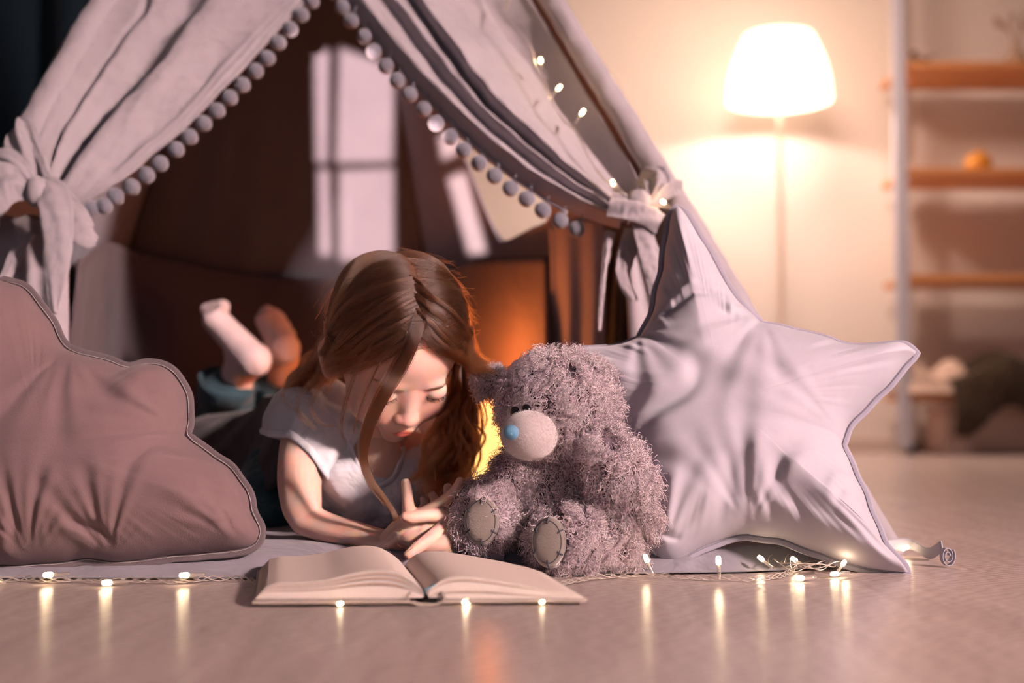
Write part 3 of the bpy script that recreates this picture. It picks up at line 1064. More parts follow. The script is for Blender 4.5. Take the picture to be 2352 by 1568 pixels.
brown = [(10, 648), (60, 668), (110, 735), (150, 800), (182, 815),
         (235, 828), (290, 846), (340, 838), (395, 858), (425, 905), (432, 955), (424, 1000),
         (450, 1022), (520, 1075), (562, 1125), (578, 1175), (594, 1215), (585, 1243), (545, 1262),
         (470, 1268), (400, 1275), (290, 1287), (200, 1284), (100, 1292), (0, 1300), (-200, 1305), (-330, 1290),
         (-330, 1150), (-260, 1000), (-330, 850), (-200, 800), (-80, 720), (10, 648)]
brown = D2(brown[:-1], {4, 11})
pillow('cushion', brown, brown_plane, .078, M_BROWN, 'mauve brown star shaped cushion with stitched rim lying against the left side of the tent', 'cushion', .115,
       notches=[(182, 815, 160, 980, 12, .0045, .18), (424, 1000, 250, 1010, 11, .0045, .16), (270, 1288, 270, 1150, 14, .0050, .12), (90, 1294, 90, 1150, 16, .0055, .12), (560, 1250, 430, 1150, 12, .0045, .14)],
       creases=[(85, 1290, 60, 1200, .006, .007), (245, 1290, 205, 1190, .007, .009), (270, 1280, 240, 1200, .006, .006), (440, 860, 330, 930, .012, .005), (548, 1250, 556, 1200, .005, .006)],
       flange=.008, centre=(160, 1060), seed=9, stitch=M_WSTITCH, fl_mat=fabric('rim_cotton', (.13, .10, .11)), amp=.6)
# ================================================================== open book
bk = empty('open_book', (-.08, 1.15, 0.002))
tag(bk, 'open hardback book with blank cream pages lying on the floor before the girl', 'book')
M_COVER = fabric('linen_cover', (.40, .33, .29), weave=1400, wb=.6, wr=.05)
M_PAGE = plain('cream_paper', (.66, .55, .50), .75)
M_EDGE = plain('shaded_page_gap', (.60, .30, .17), .75)
RV = Vector((1, .05, 0)).normalized()
DV = Vector((-.175, .985, 0)).normalized()
BD = .222
B0 = P(975, 1383, 1.150); B0.z = 0.004


def bpt(x, d, z): return B0 + RV * x + DV * d + Vector((0, 0, z))


def prof_px(L):
    out = []
    for x, y in L:
        p = P(x, y, 1.15)
        xx = (p.x - B0.x) / RV.x
        # depth changes a little along the front edge
        p = P(x, y, 1.15 + .05 * xx)
        out.append(((p.x - B0.x) / RV.x, p.z - B0.z))
    return out


Ltop = prof_px([(612, 1347), (640, 1339), (700, 1337), (760, 1330), (815, 1316), (865, 1309), (910, 1313), (945, 1331), (968, 1349), (976, 1362)])
Lbot = prof_px([(586, 1375), (640, 1375), (700, 1375), (760, 1375), (815, 1374), (865, 1374), (910, 1374), (945, 1374), (965, 1372), (974, 1370)])
Rtop = prof_px([(984, 1362), (992, 1350), (1012, 1334), (1040, 1325), (1075, 1324), (1130, 1331), (1200, 1343), (1270, 1356), (1315, 1364), (1340, 1372)])
Rbot = prof_px([(986, 1372), (1000, 1372), (1012, 1373), (1040, 1374), (1075, 1374), (1130, 1374), (1200, 1376), (1270, 1377), (1315, 1378), (1336, 1378)])


def leafset(name, top, bot, f0, f1, arch, mat, parent=bk, nseg=60, nd=24, inset=0.0):
    """solid bundle of sheets between fractions f0..f1 of the block height"""
    T = catmull([(x, z, 0) for x, z in top], nseg); Bq = catmull([(x, z, 0) for x, z in bot], nseg)
    V = []; F = []
    m = nseg * 2
    for k in range(nd + 1):
        d = inset + (BD - 2 * inset) * k / nd
        lift = 1 + .10 * math.sin(k / nd * math.pi) * arch
        loop = []
        for i in range(nseg):
            x = Bq[i, 0] + (T[i, 0] - Bq[i, 0]) * f1; z = (Bq[i, 1] + (T[i, 1] - Bq[i, 1]) * f1 ** (1 - .0)) * lift
            loop.append((x, z))
        for i in range(nseg - 1, -1, -1):
            x = Bq[i, 0] + (T[i, 0] - Bq[i, 0]) * f0; z = (Bq[i, 1] + (T[i, 1] - Bq[i, 1]) * f0) * lift
            loop.append((x, z - (0 if f0 else 0)))
        for x, z in loop: V.append(bpt(x, d, z))
    for k in range(nd):
        for j in range(m):
            F.append((k * m + j, k * m + (j + 1) % m, (k + 1) * m + (j + 1) % m, (k + 1) * m + j))
    for k in (0, nd):
        for i in range(nseg - 1):
            F.append((k * m + i, k * m + i + 1, k * m + m - 2 - i, k * m + m - 1 - i))
    o = mesh(name, V, F, mat, parent, smooth=False)
    return o


def arch_top(top, k):
    """lower the arch part of a profile for inner signatures"""
    return [(x, z * k) for x, z in top]


for (top, bot, gaps) in ((Ltop, Lbot, [(0, .46), (.54, .66), (.74, .82), (.90, 1.0)]), (Rtop, Rbot, [(0, .26), (.34, .78), (.86, 1.0)])):
    for a_, b_ in gaps:
        leafset('page_block', top, bot, a_, b_, 0, M_PAGE)
    # inner sheets in the gaps; warm shade is put into their colour (set back from the edge)
    xm = sum(x for x, z in top) / len(top)
    leafset('inner_pages', [(xm + (x - xm) * .985, z) for x, z in top], [(xm + (x - xm) * .985, z) for x, z in bot], .02, .94, 0, M_EDGE, inset=.005)
# cover: two boards, hinges and a rounded spine
m = MB()
for (xa, xb, tz) in ((P(582, 1385, 1.15).x - B0.x, -.013, 0.0), (.013, P(1348, 1384, 1.165).x - B0.x, 0.0)):
    n = 20
    V = []
    for k in (0, 1):
        for i in range(n):
            x = xa + (xb - xa) * i / (n - 1)
            for zz in (-.003, .0005):
                V.append(bpt(x, -.004 + (BD + .008) * k, zz + (.0015 if tz == 0 else 0)))
    F = []
    for i in range(n - 1):
        a = i * 2; b = (i + 1) * 2; o_ = n * 2
        F += [(a, a + 1, b + 1, b), (a + o_, b + o_, b + o_ + 1, a + o_ + 1), (a + 1, a + 1 + o_, b + 1 + o_, b + 1), (a, b, b + o_, a + o_)]
    F += [(0, n * 2, n * 2 + 1, 1), ((n - 1) * 2, (n - 1) * 2 + 1, (n * 2 - 1) * 2 + 1, (n * 2 - 1) * 2)]
    o = MB().add(V, F).build('cover_board', M_COVER, bk)
    bv = o.modifiers.new('b', 'BEVEL'); bv.width = .0012; bv.segments = 2
rows = []
for k in range(2):
    rows.append([bpt(.001 + .0165 * math.sin(a), -.004 + (BD + .008) * k, .004 + .0075 * -math.cos(a) + (.010 if False else 0)) for a in np.linspace(-2.2, 2.2, 30)])
grid('spine', rows, M_COVER, bk, .0018)
# blue ribbon marker in the gutter
rb_ = [bpt(-.001, .002, .006), bpt(.001, -.002, .010), bpt(.006, .001, .0125), bpt(.013, .006, .0150), bpt(.020, .014, .0185)]
q = catmull(rb_, 24)
grid('ribbon_marker', [[Vector(p) + DV * w_ + Vector((0, 0, .0008)) for w_ in (-.003, 0, .003)] for p in q], plain('blue_satin', (.16, .45, .62), .35), bk, .0006)
# ================================================================== fairy lights
def led(parent, base, tip, light_w=0.0, col=(1.0, .72, .42), k=1.0):
    """a clear rod whose tip glows"""
    base = Vector(base); tip = Vector(tip)
    d = (tip - base)
    b = tube('led_rod', [base, base + d * .78], [.0017, .0019], M_LEDROD, parent, 5, 10)
    v, f = loft([base + d * .76, tip], [.0026 * k, .0024 * k], 5, 14)
    mesh('led_bulb', v, f, M_LED, parent)
    if light_w:
        l = light('led_light', 'POINT', tip + Vector((0, -.004, .002)), None, light_w, col, shadow_soft_size=.004)
        l.parent = parent; l.location = Vector(l.location) - Vector(parent.location)


def twisted_wire(name, pts, parent, strands=3, amp=.0022, r=.0005, freq=160, floor=None):
    n = int(sum(math.dist(pts[i], pts[i + 1]) for i in range(len(pts) - 1)) * 420) + 20
    q = catmull(pts, n)
    for s in range(strands):
        out = []
        for i, p in enumerate(q):
            a = i / 420 * freq + s * 2 * math.pi / strands
            am = amp * (1 + .7 * noise.noise(Vector((i * .03, s, 0))))
            z = p[2] + am * math.sin(a)
            if floor is not None: z = max(z, floor)
            out.append((p[0] + am * .5 * math.cos(a) * .6, p[1] + am * math.cos(a), z))
        tube(name, out[::2], r, M_WIRE, parent, len(out) // 2 * 2, 5)


def onfloor(px, py, z=.0015):
    u = (px - 1176) / FPX; v = (784 - py) / FPX
    dy = math.cos(PITCH) - v * math.sin(PITCH); dz = math.sin(PITCH) + v * math.cos(PITCH)
    t = (z - CH) / dz
    return Vector((u * t, dy * t, z))


fl = empty('fairy_lights', (0, 1.3, 0))
tag(fl, 'string of warm fairy lights on clear wire lying on the floor along the mat', 'string lights')
wire_px = [(-40, 1330), (60, 1328), (105, 1332), (180, 1330), (238, 1334), (300, 1331), (417, 1333), (490, 1327), (560, 1330), (640, 1345), (780, 1360), (900, 1365), (1070, 1362), (1240, 1352), (1310, 1334), (1400, 1322), (1480, 1320), (1560, 1324), (1650, 1326), (1740, 1328), (1800, 1318), (1835, 1300), (1870, 1292), (1940, 1300), (1990, 1300)]
twisted_wire('wire', [onfloor(x, y, .004) for x, y in wire_px], fl, floor=.001)
# loose tangle near the star's foot
for k in range(6):
    pts = []
    for i in range(9):
        a = i / 8 * 2 * math.pi * .9 + k
        p = onfloor(1820 + 55 * math.cos(a) + k * 12, 1300 + 14 * math.sin(a), .004)
        pts.append(p + Vector((0, 0, .009 * abs(math.sin(a * 1.3 + k)))))
    tube('wire', pts, .0006, M_WIRE, fl, 50, 5)
LEDS = [((118, 1334), (104, 1320), .006), ((238, 1338), (239, 1338), .004), ((416, 1336), (417, 1321), .005),
        ((786, 1383), (778, 1384), 0), ((1076, 1382), (1068, 1380), 0), ((1236, 1384), (1243, 1380), 0),
        ((1500, 1320), (1482, 1277), .006), ((1652, 1328), (1650, 1281), .008), ((1772, 1302), (1744, 1279), .008), ((1850, 1300), (1820, 1282), .006),
        ((1925, 1310), (1940, 1290), .008), ((1905, 1318), (1912, 1318), .0), ((1834, 1326), (1832, 1328), .0),
        ((2040, 1272), (2084, 1256), .005), ((1345, 1300), (1366, 1290), .010), ((10, 1336), (-20, 1334), .004)]
for (b_, t_, wl) in LEDS:
    base = onfloor(*b_, .004)
    tip = P(t_[0], t_[1], base.y + (.004 if wl else 0))
    if tip.z < .004 or math.dist(b_, t_) < 12: tip = onfloor(t_[0], t_[1], .0045)
    if (tip - base).length < .012: base = tip + Vector((.020, .010, 0))
    if t_[0] in (778, 1068, 1243): base = tip + Vector((.01, .02, 0)); base.z = .0035; tip.z = .0035
    led(fl, base, tip, wl, k=.6 if t_[0] in (778, 1243) else 1)

tl = empty('fairy_lights', PF(1300, 240))
tag(tl, 'string of warm fairy lights hanging down the right edge of the tent', 'string lights')
wp = [(1150, -60), (1165, 30), (1155, 60), (1215, 130), (1232, 175), (1250, 215), (1262, 250), (1290, 300), (1320, 330), (1345, 380), (1380, 430), (1412, 470), (1450, 500), (1500, 512), (1540, 520)]
tube('wire', [PF(x, y, .045 if x > 1380 else .028) for x, y in wp], .0008, M_WIRE, tl, 160, 5)
tube('wire', [PF(x + 5 * math.sin(i), y + 4, .047 if x > 1380 else .030) for i, (x, y) in enumerate(wp)], .0008, M_WIRE, tl, 160, 5)
for (b_, t_, w_, of) in (((1162, 44), (1180, 19), .02, .03), ((1243, 178), (1241, 160), .035, .02), ((1266, 246), (1285, 227), .035, .025), ((1318, 312), (1338, 287), .015, .03), ((1410, 476), (1402, 457), .03, .04), ((1530, 520), (1512, 511), .03, .05)):
    led(tl, PF(*b_, of), PF(*t_, of + .004), w_, (1, .62, .28))

# glowing night lamp in the tent, behind the girl
NL = P(1090, 1035, 2.12)
nlr = empty('night_lamp', (NL.x, NL.y, .03))
tag(nlr, 'glowing warm yellow night lamp on the mat between the girl and teddy bear', 'lamp')
v, f = ell(NL, (.098, .085, .105), nu=40, nv=28, fn=lambda d: 1 + .04 * math.cos(6 * math.atan2(d.y, d.x)) * (1 - abs(d.z)))
mesh('shade', v, f, emis('night_lamp_glow', (1.0, .50, .15), 2.1), nlr)
v, f = loft([(NL.x, NL.y, .026), (NL.x, NL.y, max(.03, NL.z - .095))], [.06, .05], 4, 24)
mesh('base', v, f, M_WOOD, nlr)
light('night_lamp_light', 'POINT', (NL.x + .02, NL.y - .02, NL.z + .16), None, 4.2, (1.0, .22, .04), shadow_soft_size=.095)

# tent tie lying on the floor, right
pts = [onfloor(1990, 1270, .01), onfloor(2040, 1262, .008), onfloor(2090, 1266, .006), onfloor(2130, 1276, .004), onfloor(2165, 1272, .010)]
q = catmull(pts, 40)
rows = [[Vector(p) + Vector((0, .004 * c_, .009 * c_ + .003 * math.sin(i * .35) + .004)) for c_ in np.linspace(-.5, .9, 7)] for i, p in enumerate(q)]
root = empty('fabric_strap', q[0]); root.location.z = 0
tag(root, 'white cotton strap with rolled end lying on the floor right of the pillow', 'strap')
grid('strap', rows, M_STAR, root, .0015)
c = onfloor(2176, 1276, .013)
rows = []
for a in np.linspace(0, 4.2 * math.pi, 70):
    r = .0035 + .0007 * a
    rows.append([c + Vector((r * .62 * math.cos(a), -.004 + .010 * t, r * 0.95 * math.sin(a))) for t in np.linspace(0, 1, 5)])
grid('rolled_end', rows, M_STAR, root, .0009)
# ================================================================== teddy bear
tb_c = P(1310, 1290, 1.43)
tb = empty('teddy_bear', (tb_c.x, tb_c.y, .026))
tag(tb, 'curly mauve grey plush teddy bear with a light blue nose sitting beside the girl', 'teddy bear')


def fur_mat(name, col, col2):
    m, nt, b = newmat(name)
    hi = N(nt, 'ShaderNodeHairInfo')
    mx = N(nt, 'ShaderNodeMix', data_type='RGBA')
    mx.inputs['A'].default_value = (*col, 1); mx.inputs['B'].default_value = (*col2, 1)
    nt.links.new(hi.outputs['Random'], mx.inputs['Factor'])
    nt.links.new(mx.outputs['Result'], b.inputs['Base Color'])
    b.inputs['Roughness'].default_value = .55
    b.inputs['Sheen Weight'].default_value = .3
    return m


M_FUR = fur_mat('plush_curls', (.42, .33, .37), (.70, .57, .60))
M_PLUSH = plain('plush_backing', (.20, .15, .175), .95)
M_SUEDE = fabric('suede_pad', (.20, .17, .15), weave=500, wb=.5, sheen=.5, wr=.1)
M_MUZZ = fabric('muzzle_plush', (.47, .40, .40), weave=350, wb=.8, sheen=.8, wr=.1)


def curls(c, r, rot, n, skip=None, length=.017, parent=None, name='fur', dirf=None):
    R = np.array(Euler([math.radians(q) for q in (rot or (0, 0, 0))]).to_matrix())
    n = int(n * 1.25)
    d = rng.normal(size=(n, 3)); d /= np.linalg.norm(d, axis=1)[:, None]
    p = np.array(c) + (d * np.array(r)) @ R.T
    nn = (d / np.array(r)) @ R.T; nn /= np.linalg.norm(nn, axis=1)[:, None]
    if skip is not None:
        k = ~skip(p, nn); p, nn = p[k], nn[k]
    # clumps: neighbouring curls lean the same way
    cl = np.array([[noise.noise(Vector(q * 55)), noise.noise(Vector(q * 55) + Vector((9, 3, 1))), noise.noise(Vector(q * 55) + Vector((2, 8, 5)))] for q in p])
    n = len(p)
    ax = nn * .75 + cl * 1.9 + rng.normal(size=(n, 3)) * .18 + np.array([0, 0, -.35])
    ax /= np.linalg.norm(ax, axis=1)[:, None]
    u = np.cross(ax, rng.normal(size=(n, 3))); u /= np.linalg.norm(u, axis=1)[:, None]
    v = np.cross(ax, u)
    L = length * (.75 + .8 * rng.random(n)); rad = .0016 + .0022 * rng.random(n); turns = (.9 + 1.2 * rng.random(n)) * 2 * np.pi
    out = []
    K = 12
    for k in range(K):
        t = k / (K - 1)
        a = turns * t
        out.append(p + ax * (L * t)[:, None] * (1 - .15 * t) + u * (rad * np.sin(a) * (t ** .5))[:, None] + v * (rad * (np.cos(a) - 1) * (t ** .5))[:, None] + np.array([0, 0, -.003 * t * t]))
    return np.stack(out, 1)


def tb_part(name, c, r, rot, n, skip=None, length=.017, parent=tb):
    v, f = ell(c, r, rot, 40, 26, fn=lambda d: 1 + .03 * noise.noise(d * 3))
    o = mesh(name, v, f, M_PLUSH, parent)
    hairs('fur', curls(c, r, rot, n, skip, length), (.00044), .00022, M_FUR, o)
    return o


muz = P(1216, 1000, 1.362); mr = (.0300, .030, .0265)
hd = P(1285, 930, 1.44); hr = (.060, .056, .057)


def skip_head(p, n):
    d = (p - np.array(muz)) / (np.array(mr) * 1.05)
    a = (d ** 2).sum(1) < 1
    e = np.zeros(len(p), bool)
    for q in EYES: e |= ((p - np.array(q)) ** 2).sum(1) < .016 ** 2
    return a | e


EYES = [P(1183, 948, 1.380), P(1209, 943, 1.372)]
head = tb_part('head', hd, hr, (0, 0, 0), 9000, skip_head, .016)
v, f = ell(muz, mr, (0, 0, 18), 48, 30, fn=lambda d: 1 + .02 * noise.noise(d * 2))
mz = mesh('muzzle', v, f, M_MUZZ, tb)
st = []
for k in range(5000):
    d = rng.normal(size=3); d /= np.linalg.norm(d)
    q = np.array(muz) + d * np.array(mr)
    st.append([q, q + d * .0012 + rng.normal(size=3) * .0006])
hairs('short_pile', np.array(st), .00012, .00008, M_MUZZ, mz)
ns = P(1174, 994, 1.337)
v, f = ell(ns, (.0086, .0055, .0080), (0, 0, -22), 32, 20, fn=lambda d: 1 - .08 * d.z * 0 + .06 * d.z)
mesh('nose', v, f, plain('blue_plastic_nose', (.11, .26, .40), .38), tb)
v, f = ell(ns + Vector((.0005, -.0052, -.001)), (.0013, .0010, .0013)); mesh('nose_button', v, f, plain('blue_button', (.16, .42, .60), .3), tb)
for q in EYES:
    v, f = ell(q, (.0054, .004, .0072), (0, 0, -15), 24, 16)
    mesh('eye', v, f, plain('black_bead', (.006, .005, .006), .12), tb)
v, f = ell(P(1228, 1020, 1.332), (.001, .001, .001)); 
# ears
tb_part('ear', P(1385, 885, 1.45), (.022, .012, .024), (0, 25, 0), 1500, None, .014)
ear2 = MB()
v, f = ell(P(1130, 872, 1.49), (.018, .008, .018), (0, -25, 0), 28, 18)
e2 = mesh('ear', v, f, M_PLUSH, tb)
hairs('fur', curls(P(1132, 876, 1.49), (.019, .009, .017), (0, -25, 0), 700, None, .010), .0004, .0002, M_FUR, e2)
# torso
bd = P(1305, 1135, 1.47)
tb_part('body', bd, (.066, .058, .078), (8, 0, 0), 9500, None, .017)
tb_part('shoulder', P(1348, 1040, 1.445), (.044, .046, .034), (0, 20, 0), 3200, None, .017)
# arms
tb_part('arm', P(1434, 1105, 1.400), (.029, .029, .060), (10, -32, 0), 4800, None, .017)
tb_part('arm', P(1188, 1110, 1.45), (.024, .026, .055), (0, 22, 0), 3600, None, .016)


# legs with suede soles
def leg(c, r, rot, pad, prr, pn, n):
    pn = Vector(pn).normalized()
    pc = Vector(pad)

    def sk(p, nn):
        q = p - np.array(pc)
        along = q @ np.array(pn)
        lat = np.sqrt(np.maximum(0, (q ** 2).sum(1) - along ** 2))
        return (lat < prr[0] * .98) & (along > -.02)
    o = tb_part('leg', c, r, rot, n, sk, .015)
    # sole: a domed oval disc
    ex = Vector((0, 0, 1)).cross(pn).normalized() * -1; ez = pn.cross(ex).normalized()
    if ez.z < 0: ez = -ez
    m = 40; rr = 10
    V = [pc + pn * .006]; F = []
    for i in range(1, rr + 1):
        s = i / rr
        for j in range(m):
            a = 2 * math.pi * j / m
            V.append(pc + ex * prr[0] * s * math.cos(a) + ez * prr[1] * s * math.sin(a) + pn * (.006 * math.sqrt(max(0, 1 - s ** 2.6)) - .002 * s ** 6))
    for j in range(m): F.append((0, 1 + j, 1 + (j + 1) % m))
    for i in range(rr - 1):
        for j in range(m):
            k = (j + 1) % m
            F.append((1 + i * m + j, 1 + (i + 1) * m + j, 1 + (i + 1) * m + k, 1 + i * m + k))
    p = mesh('foot_pad', V, F, M_SUEDE, o)
    so = p.modifiers.new('t', 'SOLIDIFY'); so.thickness = .002; so.offset = 0

    def on(a, s, h=0.0): return pc + ex * prr[0] * s * math.cos(a) + ez * prr[1] * s * math.sin(a) + pn * (.006 * math.sqrt(max(0, 1 - s ** 2.6)) - .002 * s ** 6 + .0018 + h)
    tube('seam', [on(a, .84) for a in np.linspace(0, 2 * math.pi, 50)], .00045, M_STITCH, o, 90, 5)
    for a in (90, 30, -28, -92, -150, 150):
        a = math.radians(a)
        tube('stitch', [on(a, .74, .0004), on(a, .86, .0008), on(a, .99, .0)], .00095, M_STITCH, o, 6, 6)
    return o


leg(P(1118, 1190, 1.43), (.031, .040, .041), (0, 0, 0), P(1106, 1196, 1.392), (.0185, .0262), (-.12, -1, .03), 3000)
leg(P(1318, 1240, 1.405), (.043, .052, .036), (0, 0, -12), P(1260, 1244, 1.350), (.0178, .0262), (-.30, -1, .06), 5200)
tb_part('thigh', P(1390, 1235, 1.42), (.038, .042, .040), (0, 0, 0), 4200, None, .016)
# ================================================================== the girl
girl = empty('person', (P(900, 1200, 1.6).x, 1.6, .025))
tag(girl, 'girl in white T-shirt and jeans lying on her front reading the open book', 'person')
HR = Matrix.Rotation(0.37091562, 3, 'Y') @ Matrix.Rotation(0.72525059, 3, 'X') @ Matrix.Rotation(0.60839497, 3, 'Z')
HT = Vector((-0.13709331, 1.50180769, 0.25506321)); HS = 0.982734


def hw(p):      # head-local -> world
    return HT + (HR @ Vector(p)) * HS


# ---- head as one smooth implicit form
def smin(a, b, k):
    h = np.clip(.5 + .5 * (b - a) / k, 0, 1)
    return b + (a - b) * h - k * h * (1 - h)


def smax(a, b, k): return -smin(-a, -b, k)


def sE(p, c, r, rz=0.0):
    q = p - np.array(c)
    if rz:
        cs, sn = math.cos(rz), math.sin(rz)
        q = np.stack([q[:, 0] * cs + q[:, 2] * sn, q[:, 1], -q[:, 0] * sn + q[:, 2] * cs], 1)
    r = np.array(r)
    k0 = np.sqrt(((q / r) ** 2).sum(1)); k1 = np.sqrt(((q / (r * r)) ** 2).sum(1)) + 1e-9
    return k0 * (k0 - 1) / k1


def sC(p, a, b, ra, rb):
    a = np.array(a); b = np.array(b); ab = b - a
    t = np.clip(((p - a) @ ab) / (ab @ ab), 0, 1)
    return np.sqrt(((p - a - t[:, None] * ab) ** 2).sum(1)) - (ra + (rb - ra) * t)


def head_sdf(p):
    d = sE(p, (0, .008, .014), (.071, .087, .084))
    d = smin(d, sE(p, (0, -.030, .026), (.056, .050, .050)), .02)
    d = smin(d, sE(p, (0, -.030, -.042), (.055, .048, .053)), .028)
    for s in (-1, 1):
        d = smin(d, sE(p, (.0325 * s, -.049, -.046), (.0275, .0265, .0275)), .016)
        d = smin(d, sE(p, (.026 * s, -.076, .004), (.013, .006, .005), -.15 * s), .010)
    d = smin(d, sE(p, (0, -.064, -.088), (.016, .0125, .0115)), .014)
    for s in (-1, 1):
        d = smax(d, -sE(p, (.0300 * s, -.094, -.011), (.0165, .0135, .0085)), .010)
        # closed lids: upper lid bulges over the eye ball
        d = smin(d, sE(p, (.0310 * s, -.0675, -.0135), (.0150, .0135, .0105)), .003)
        up = sE(p, (.0310 * s, -.0683, -.0120), (.0157, .0140, .0112))
        up = np.maximum(up, -(p[:, 2] + .0185 + 6.0 * (p[:, 0] - .031 * s) ** 2 * -1))
        d = smin(d, up, .0012)
    d = smin(d, sC(p, (0, -.0745, -.012), (0, -.0855, -.0395), .0068, .0082), .012)
    d = smin(d, sE(p, (0, -.0893, -.0425), (.0092, .0084, .0075)), .006)
    for s in (-1, 1):
        d = smin(d, sE(p, (.0096 * s, -.0850, -.0450), (.0056, .0062, .0052)), .004)
        d = smax(d, -sE(p, (.0050 * s, -.0905, -.0505), (.0024, .0032, .0024)), .002)
    d = smin(d, sE(p, (0, -.0735, -.0650), (.022, .0120, .0150)), .012)
    d = smax(d, -sC(p, (0, -.0890, -.0540), (0, -.0875, -.0600), .0012, .0020), .003)
    d = smin(d, smin(sE(p, (-.0055, -.0838, -.0640), (.0095, .0040, .0034), .14), sE(p, (.0055, -.0838, -.0640), (.0095, .0040, .0034), -.14), .002), .0022)
    d = smin(d, sE(p, (0, -.0822, -.0710), (.0120, .0046, .0042)), .0025)
    for s in (-1, 1): d = smax(d, -sC(p, (.0182 * s, -.0800, -.0636), (0, -.0835, -.0672), .0008, .0009), .0014)
    d = smax(d, -sE(p, (0, -.0825, -.0790), (.012, .004, .0028)), .004)
    return d


def head_mesh(nu=300, nv=230):
    c = np.array([0, -.008, -.008])
    th = np.linspace(0.0, math.pi, nv + 1)[:, None]; ph = (np.linspace(0, 2 * math.pi, nu, endpoint=False) )[None]
    # poles on the x axis would pinch the ears; keep them on z
    d = np.stack([np.sin(th) * np.sin(ph), -np.sin(th) * np.cos(ph), np.cos(th) * np.ones_like(ph)], -1).reshape(-1, 3)
    hi = np.full(len(d), .15); lo = hi.copy(); found = np.zeros(len(d), bool)
    for k in range(75):
        r = .15 - k * .0015
        s = head_sdf(c + d * r)
        new = (s < 0) & ~found
        lo[new] = r; hi[new] = r + .0015
        found |= new
    for _ in range(12):
        m = (lo + hi) / 2
        s = head_sdf(c + d * m[:, None]) < 0
        lo = np.where(s, m, lo); hi = np.where(s, hi, m)
    P_ = (c + d * lo[:, None]).reshape(nv + 1, nu, 3)
    V = [tuple(hw(P_[0].mean(0)))] + [tuple(hw(q)) for q in P_[1:-1].reshape(-1, 3)] + [tuple(hw(P_[-1].mean(0)))]
    F = []
    n = nv - 1
    for j in range(nu): F.append((0, 1 + (j + 1) % nu, 1 + j)); F.append((len(V) - 1, 1 + (n - 1) * nu + j, 1 + (n - 1) * nu + (j + 1) % nu))
    for i in range(n - 1):
        for j in range(nu):
            k = (j + 1) % nu
            F.append((1 + i * nu + j, 1 + i * nu + k, 1 + (i + 1) * nu + k, 1 + (i + 1) * nu + j))
    return V, [f[::-1] for f in F]


# skin with lips and a little blush by position on the head
def skin_mat():
    m, nt, b = newmat('skin')
    inv = HR.transposed()
    e = inv.to_euler('XYZ')
    tc = N(nt, 'ShaderNodeTexCoord')
    geo = N(nt, 'ShaderNodeNewGeometry')
    mp = N(nt, 'ShaderNodeMapping', vector_type='POINT')
    mp.inputs['Rotation'].default_value = e
    mp.inputs['Scale'].default_value = (1 / HS,) * 3
    # Mapping scales before it rotates; the scale is uniform so the order does not matter
    mp.inputs['Location'].default_value = -(inv @ HT) / HS
    nt.links.new(geo.outputs['Position'], mp.inputs['Vector'])

    def blob(c, r, lo, hi):
        s = N(nt, 'ShaderNodeVectorMath', operation='SUBTRACT'); s.inputs[1].default_value = c
        nt.links.new(mp.outputs[0], s.inputs[0])
        dv = N(nt, 'ShaderNodeVectorMath', operation='DIVIDE'); dv.inputs[1].default_value = r
        nt.links.new(s.outputs[0], dv.inputs[0])
        ln = N(nt, 'ShaderNodeVectorMath', operation='LENGTH'); nt.links.new(dv.outputs[0], ln.inputs[0])
        mr_ = N(nt, 'ShaderNodeMapRange'); mr_.inputs['From Min'].default_value = lo; mr_.inputs['From Max'].default_value = hi
        mr_.inputs['To Min'].default_value = 1; mr_.inputs['To Max'].default_value = 0
        nt.links.new(ln.outputs['Value'], mr_.inputs['Value'])
        return mr_.outputs[0]
    cur = None
    n1 = N(nt, 'ShaderNodeTexNoise', i_Scale=28.0, i_Detail=3.0)
    nt.links.new(tc.outputs['Object'], n1.inputs['Vector'])
    mx = N(nt, 'ShaderNodeMix', data_type='RGBA')
    mx.inputs['A'].default_value = (.78, .47, .37, 1); mx.inputs['B'].default_value = (.84, .55, .45, 1)
    nt.links.new(n1.outputs['Fac'], mx.inputs['Factor']); cur = mx.outputs['Result']
    for c, r, lo, hi, col, am in (((.035, -.07, -.045), (.022, .03, .018), .3, 1.0, (.86, .38, .30, 1), .45),
                                  ((-.035, -.07, -.045), (.022, .03, .018), .3, 1.0, (.86, .38, .30, 1), .45),
                                  ((0, -.10, -.043), (.012, .014, .010), .3, 1.0, (.84, .40, .32, 1), .4),
                                  ((0, -.086, -.0672), (.0150, .014, .0064), .72, 1.0, (.60, .11, .08, 1), .88)):
        f = blob(c, r, lo, hi)
        ml = N(nt, 'ShaderNodeMath', operation='MULTIPLY'); ml.inputs[1].default_value = am
        nt.links.new(f, ml.inputs[0])
        q = N(nt, 'ShaderNodeMix', data_type='RGBA'); q.inputs['B'].default_value = col
        nt.links.new(ml.outputs[0], q.inputs['Factor']); nt.links.new(cur, q.inputs['A']); cur = q.outputs['Result']
    nt.links.new(cur, b.inputs['Base Color'])
    b.inputs['Roughness'].default_value = .48
    b.inputs['Subsurface Weight'].default_value = .35
    b.inputs['Subsurface Radius'].default_value = (.010, .004, .002)
    b.inputs['Subsurface Scale'].default_value = 1.1
    b.inputs['Specular IOR Level'].default_value = .35
    return m


M_SKIN = skin_mat()
bm_ = MB()
bm_.add(*head_mesh())
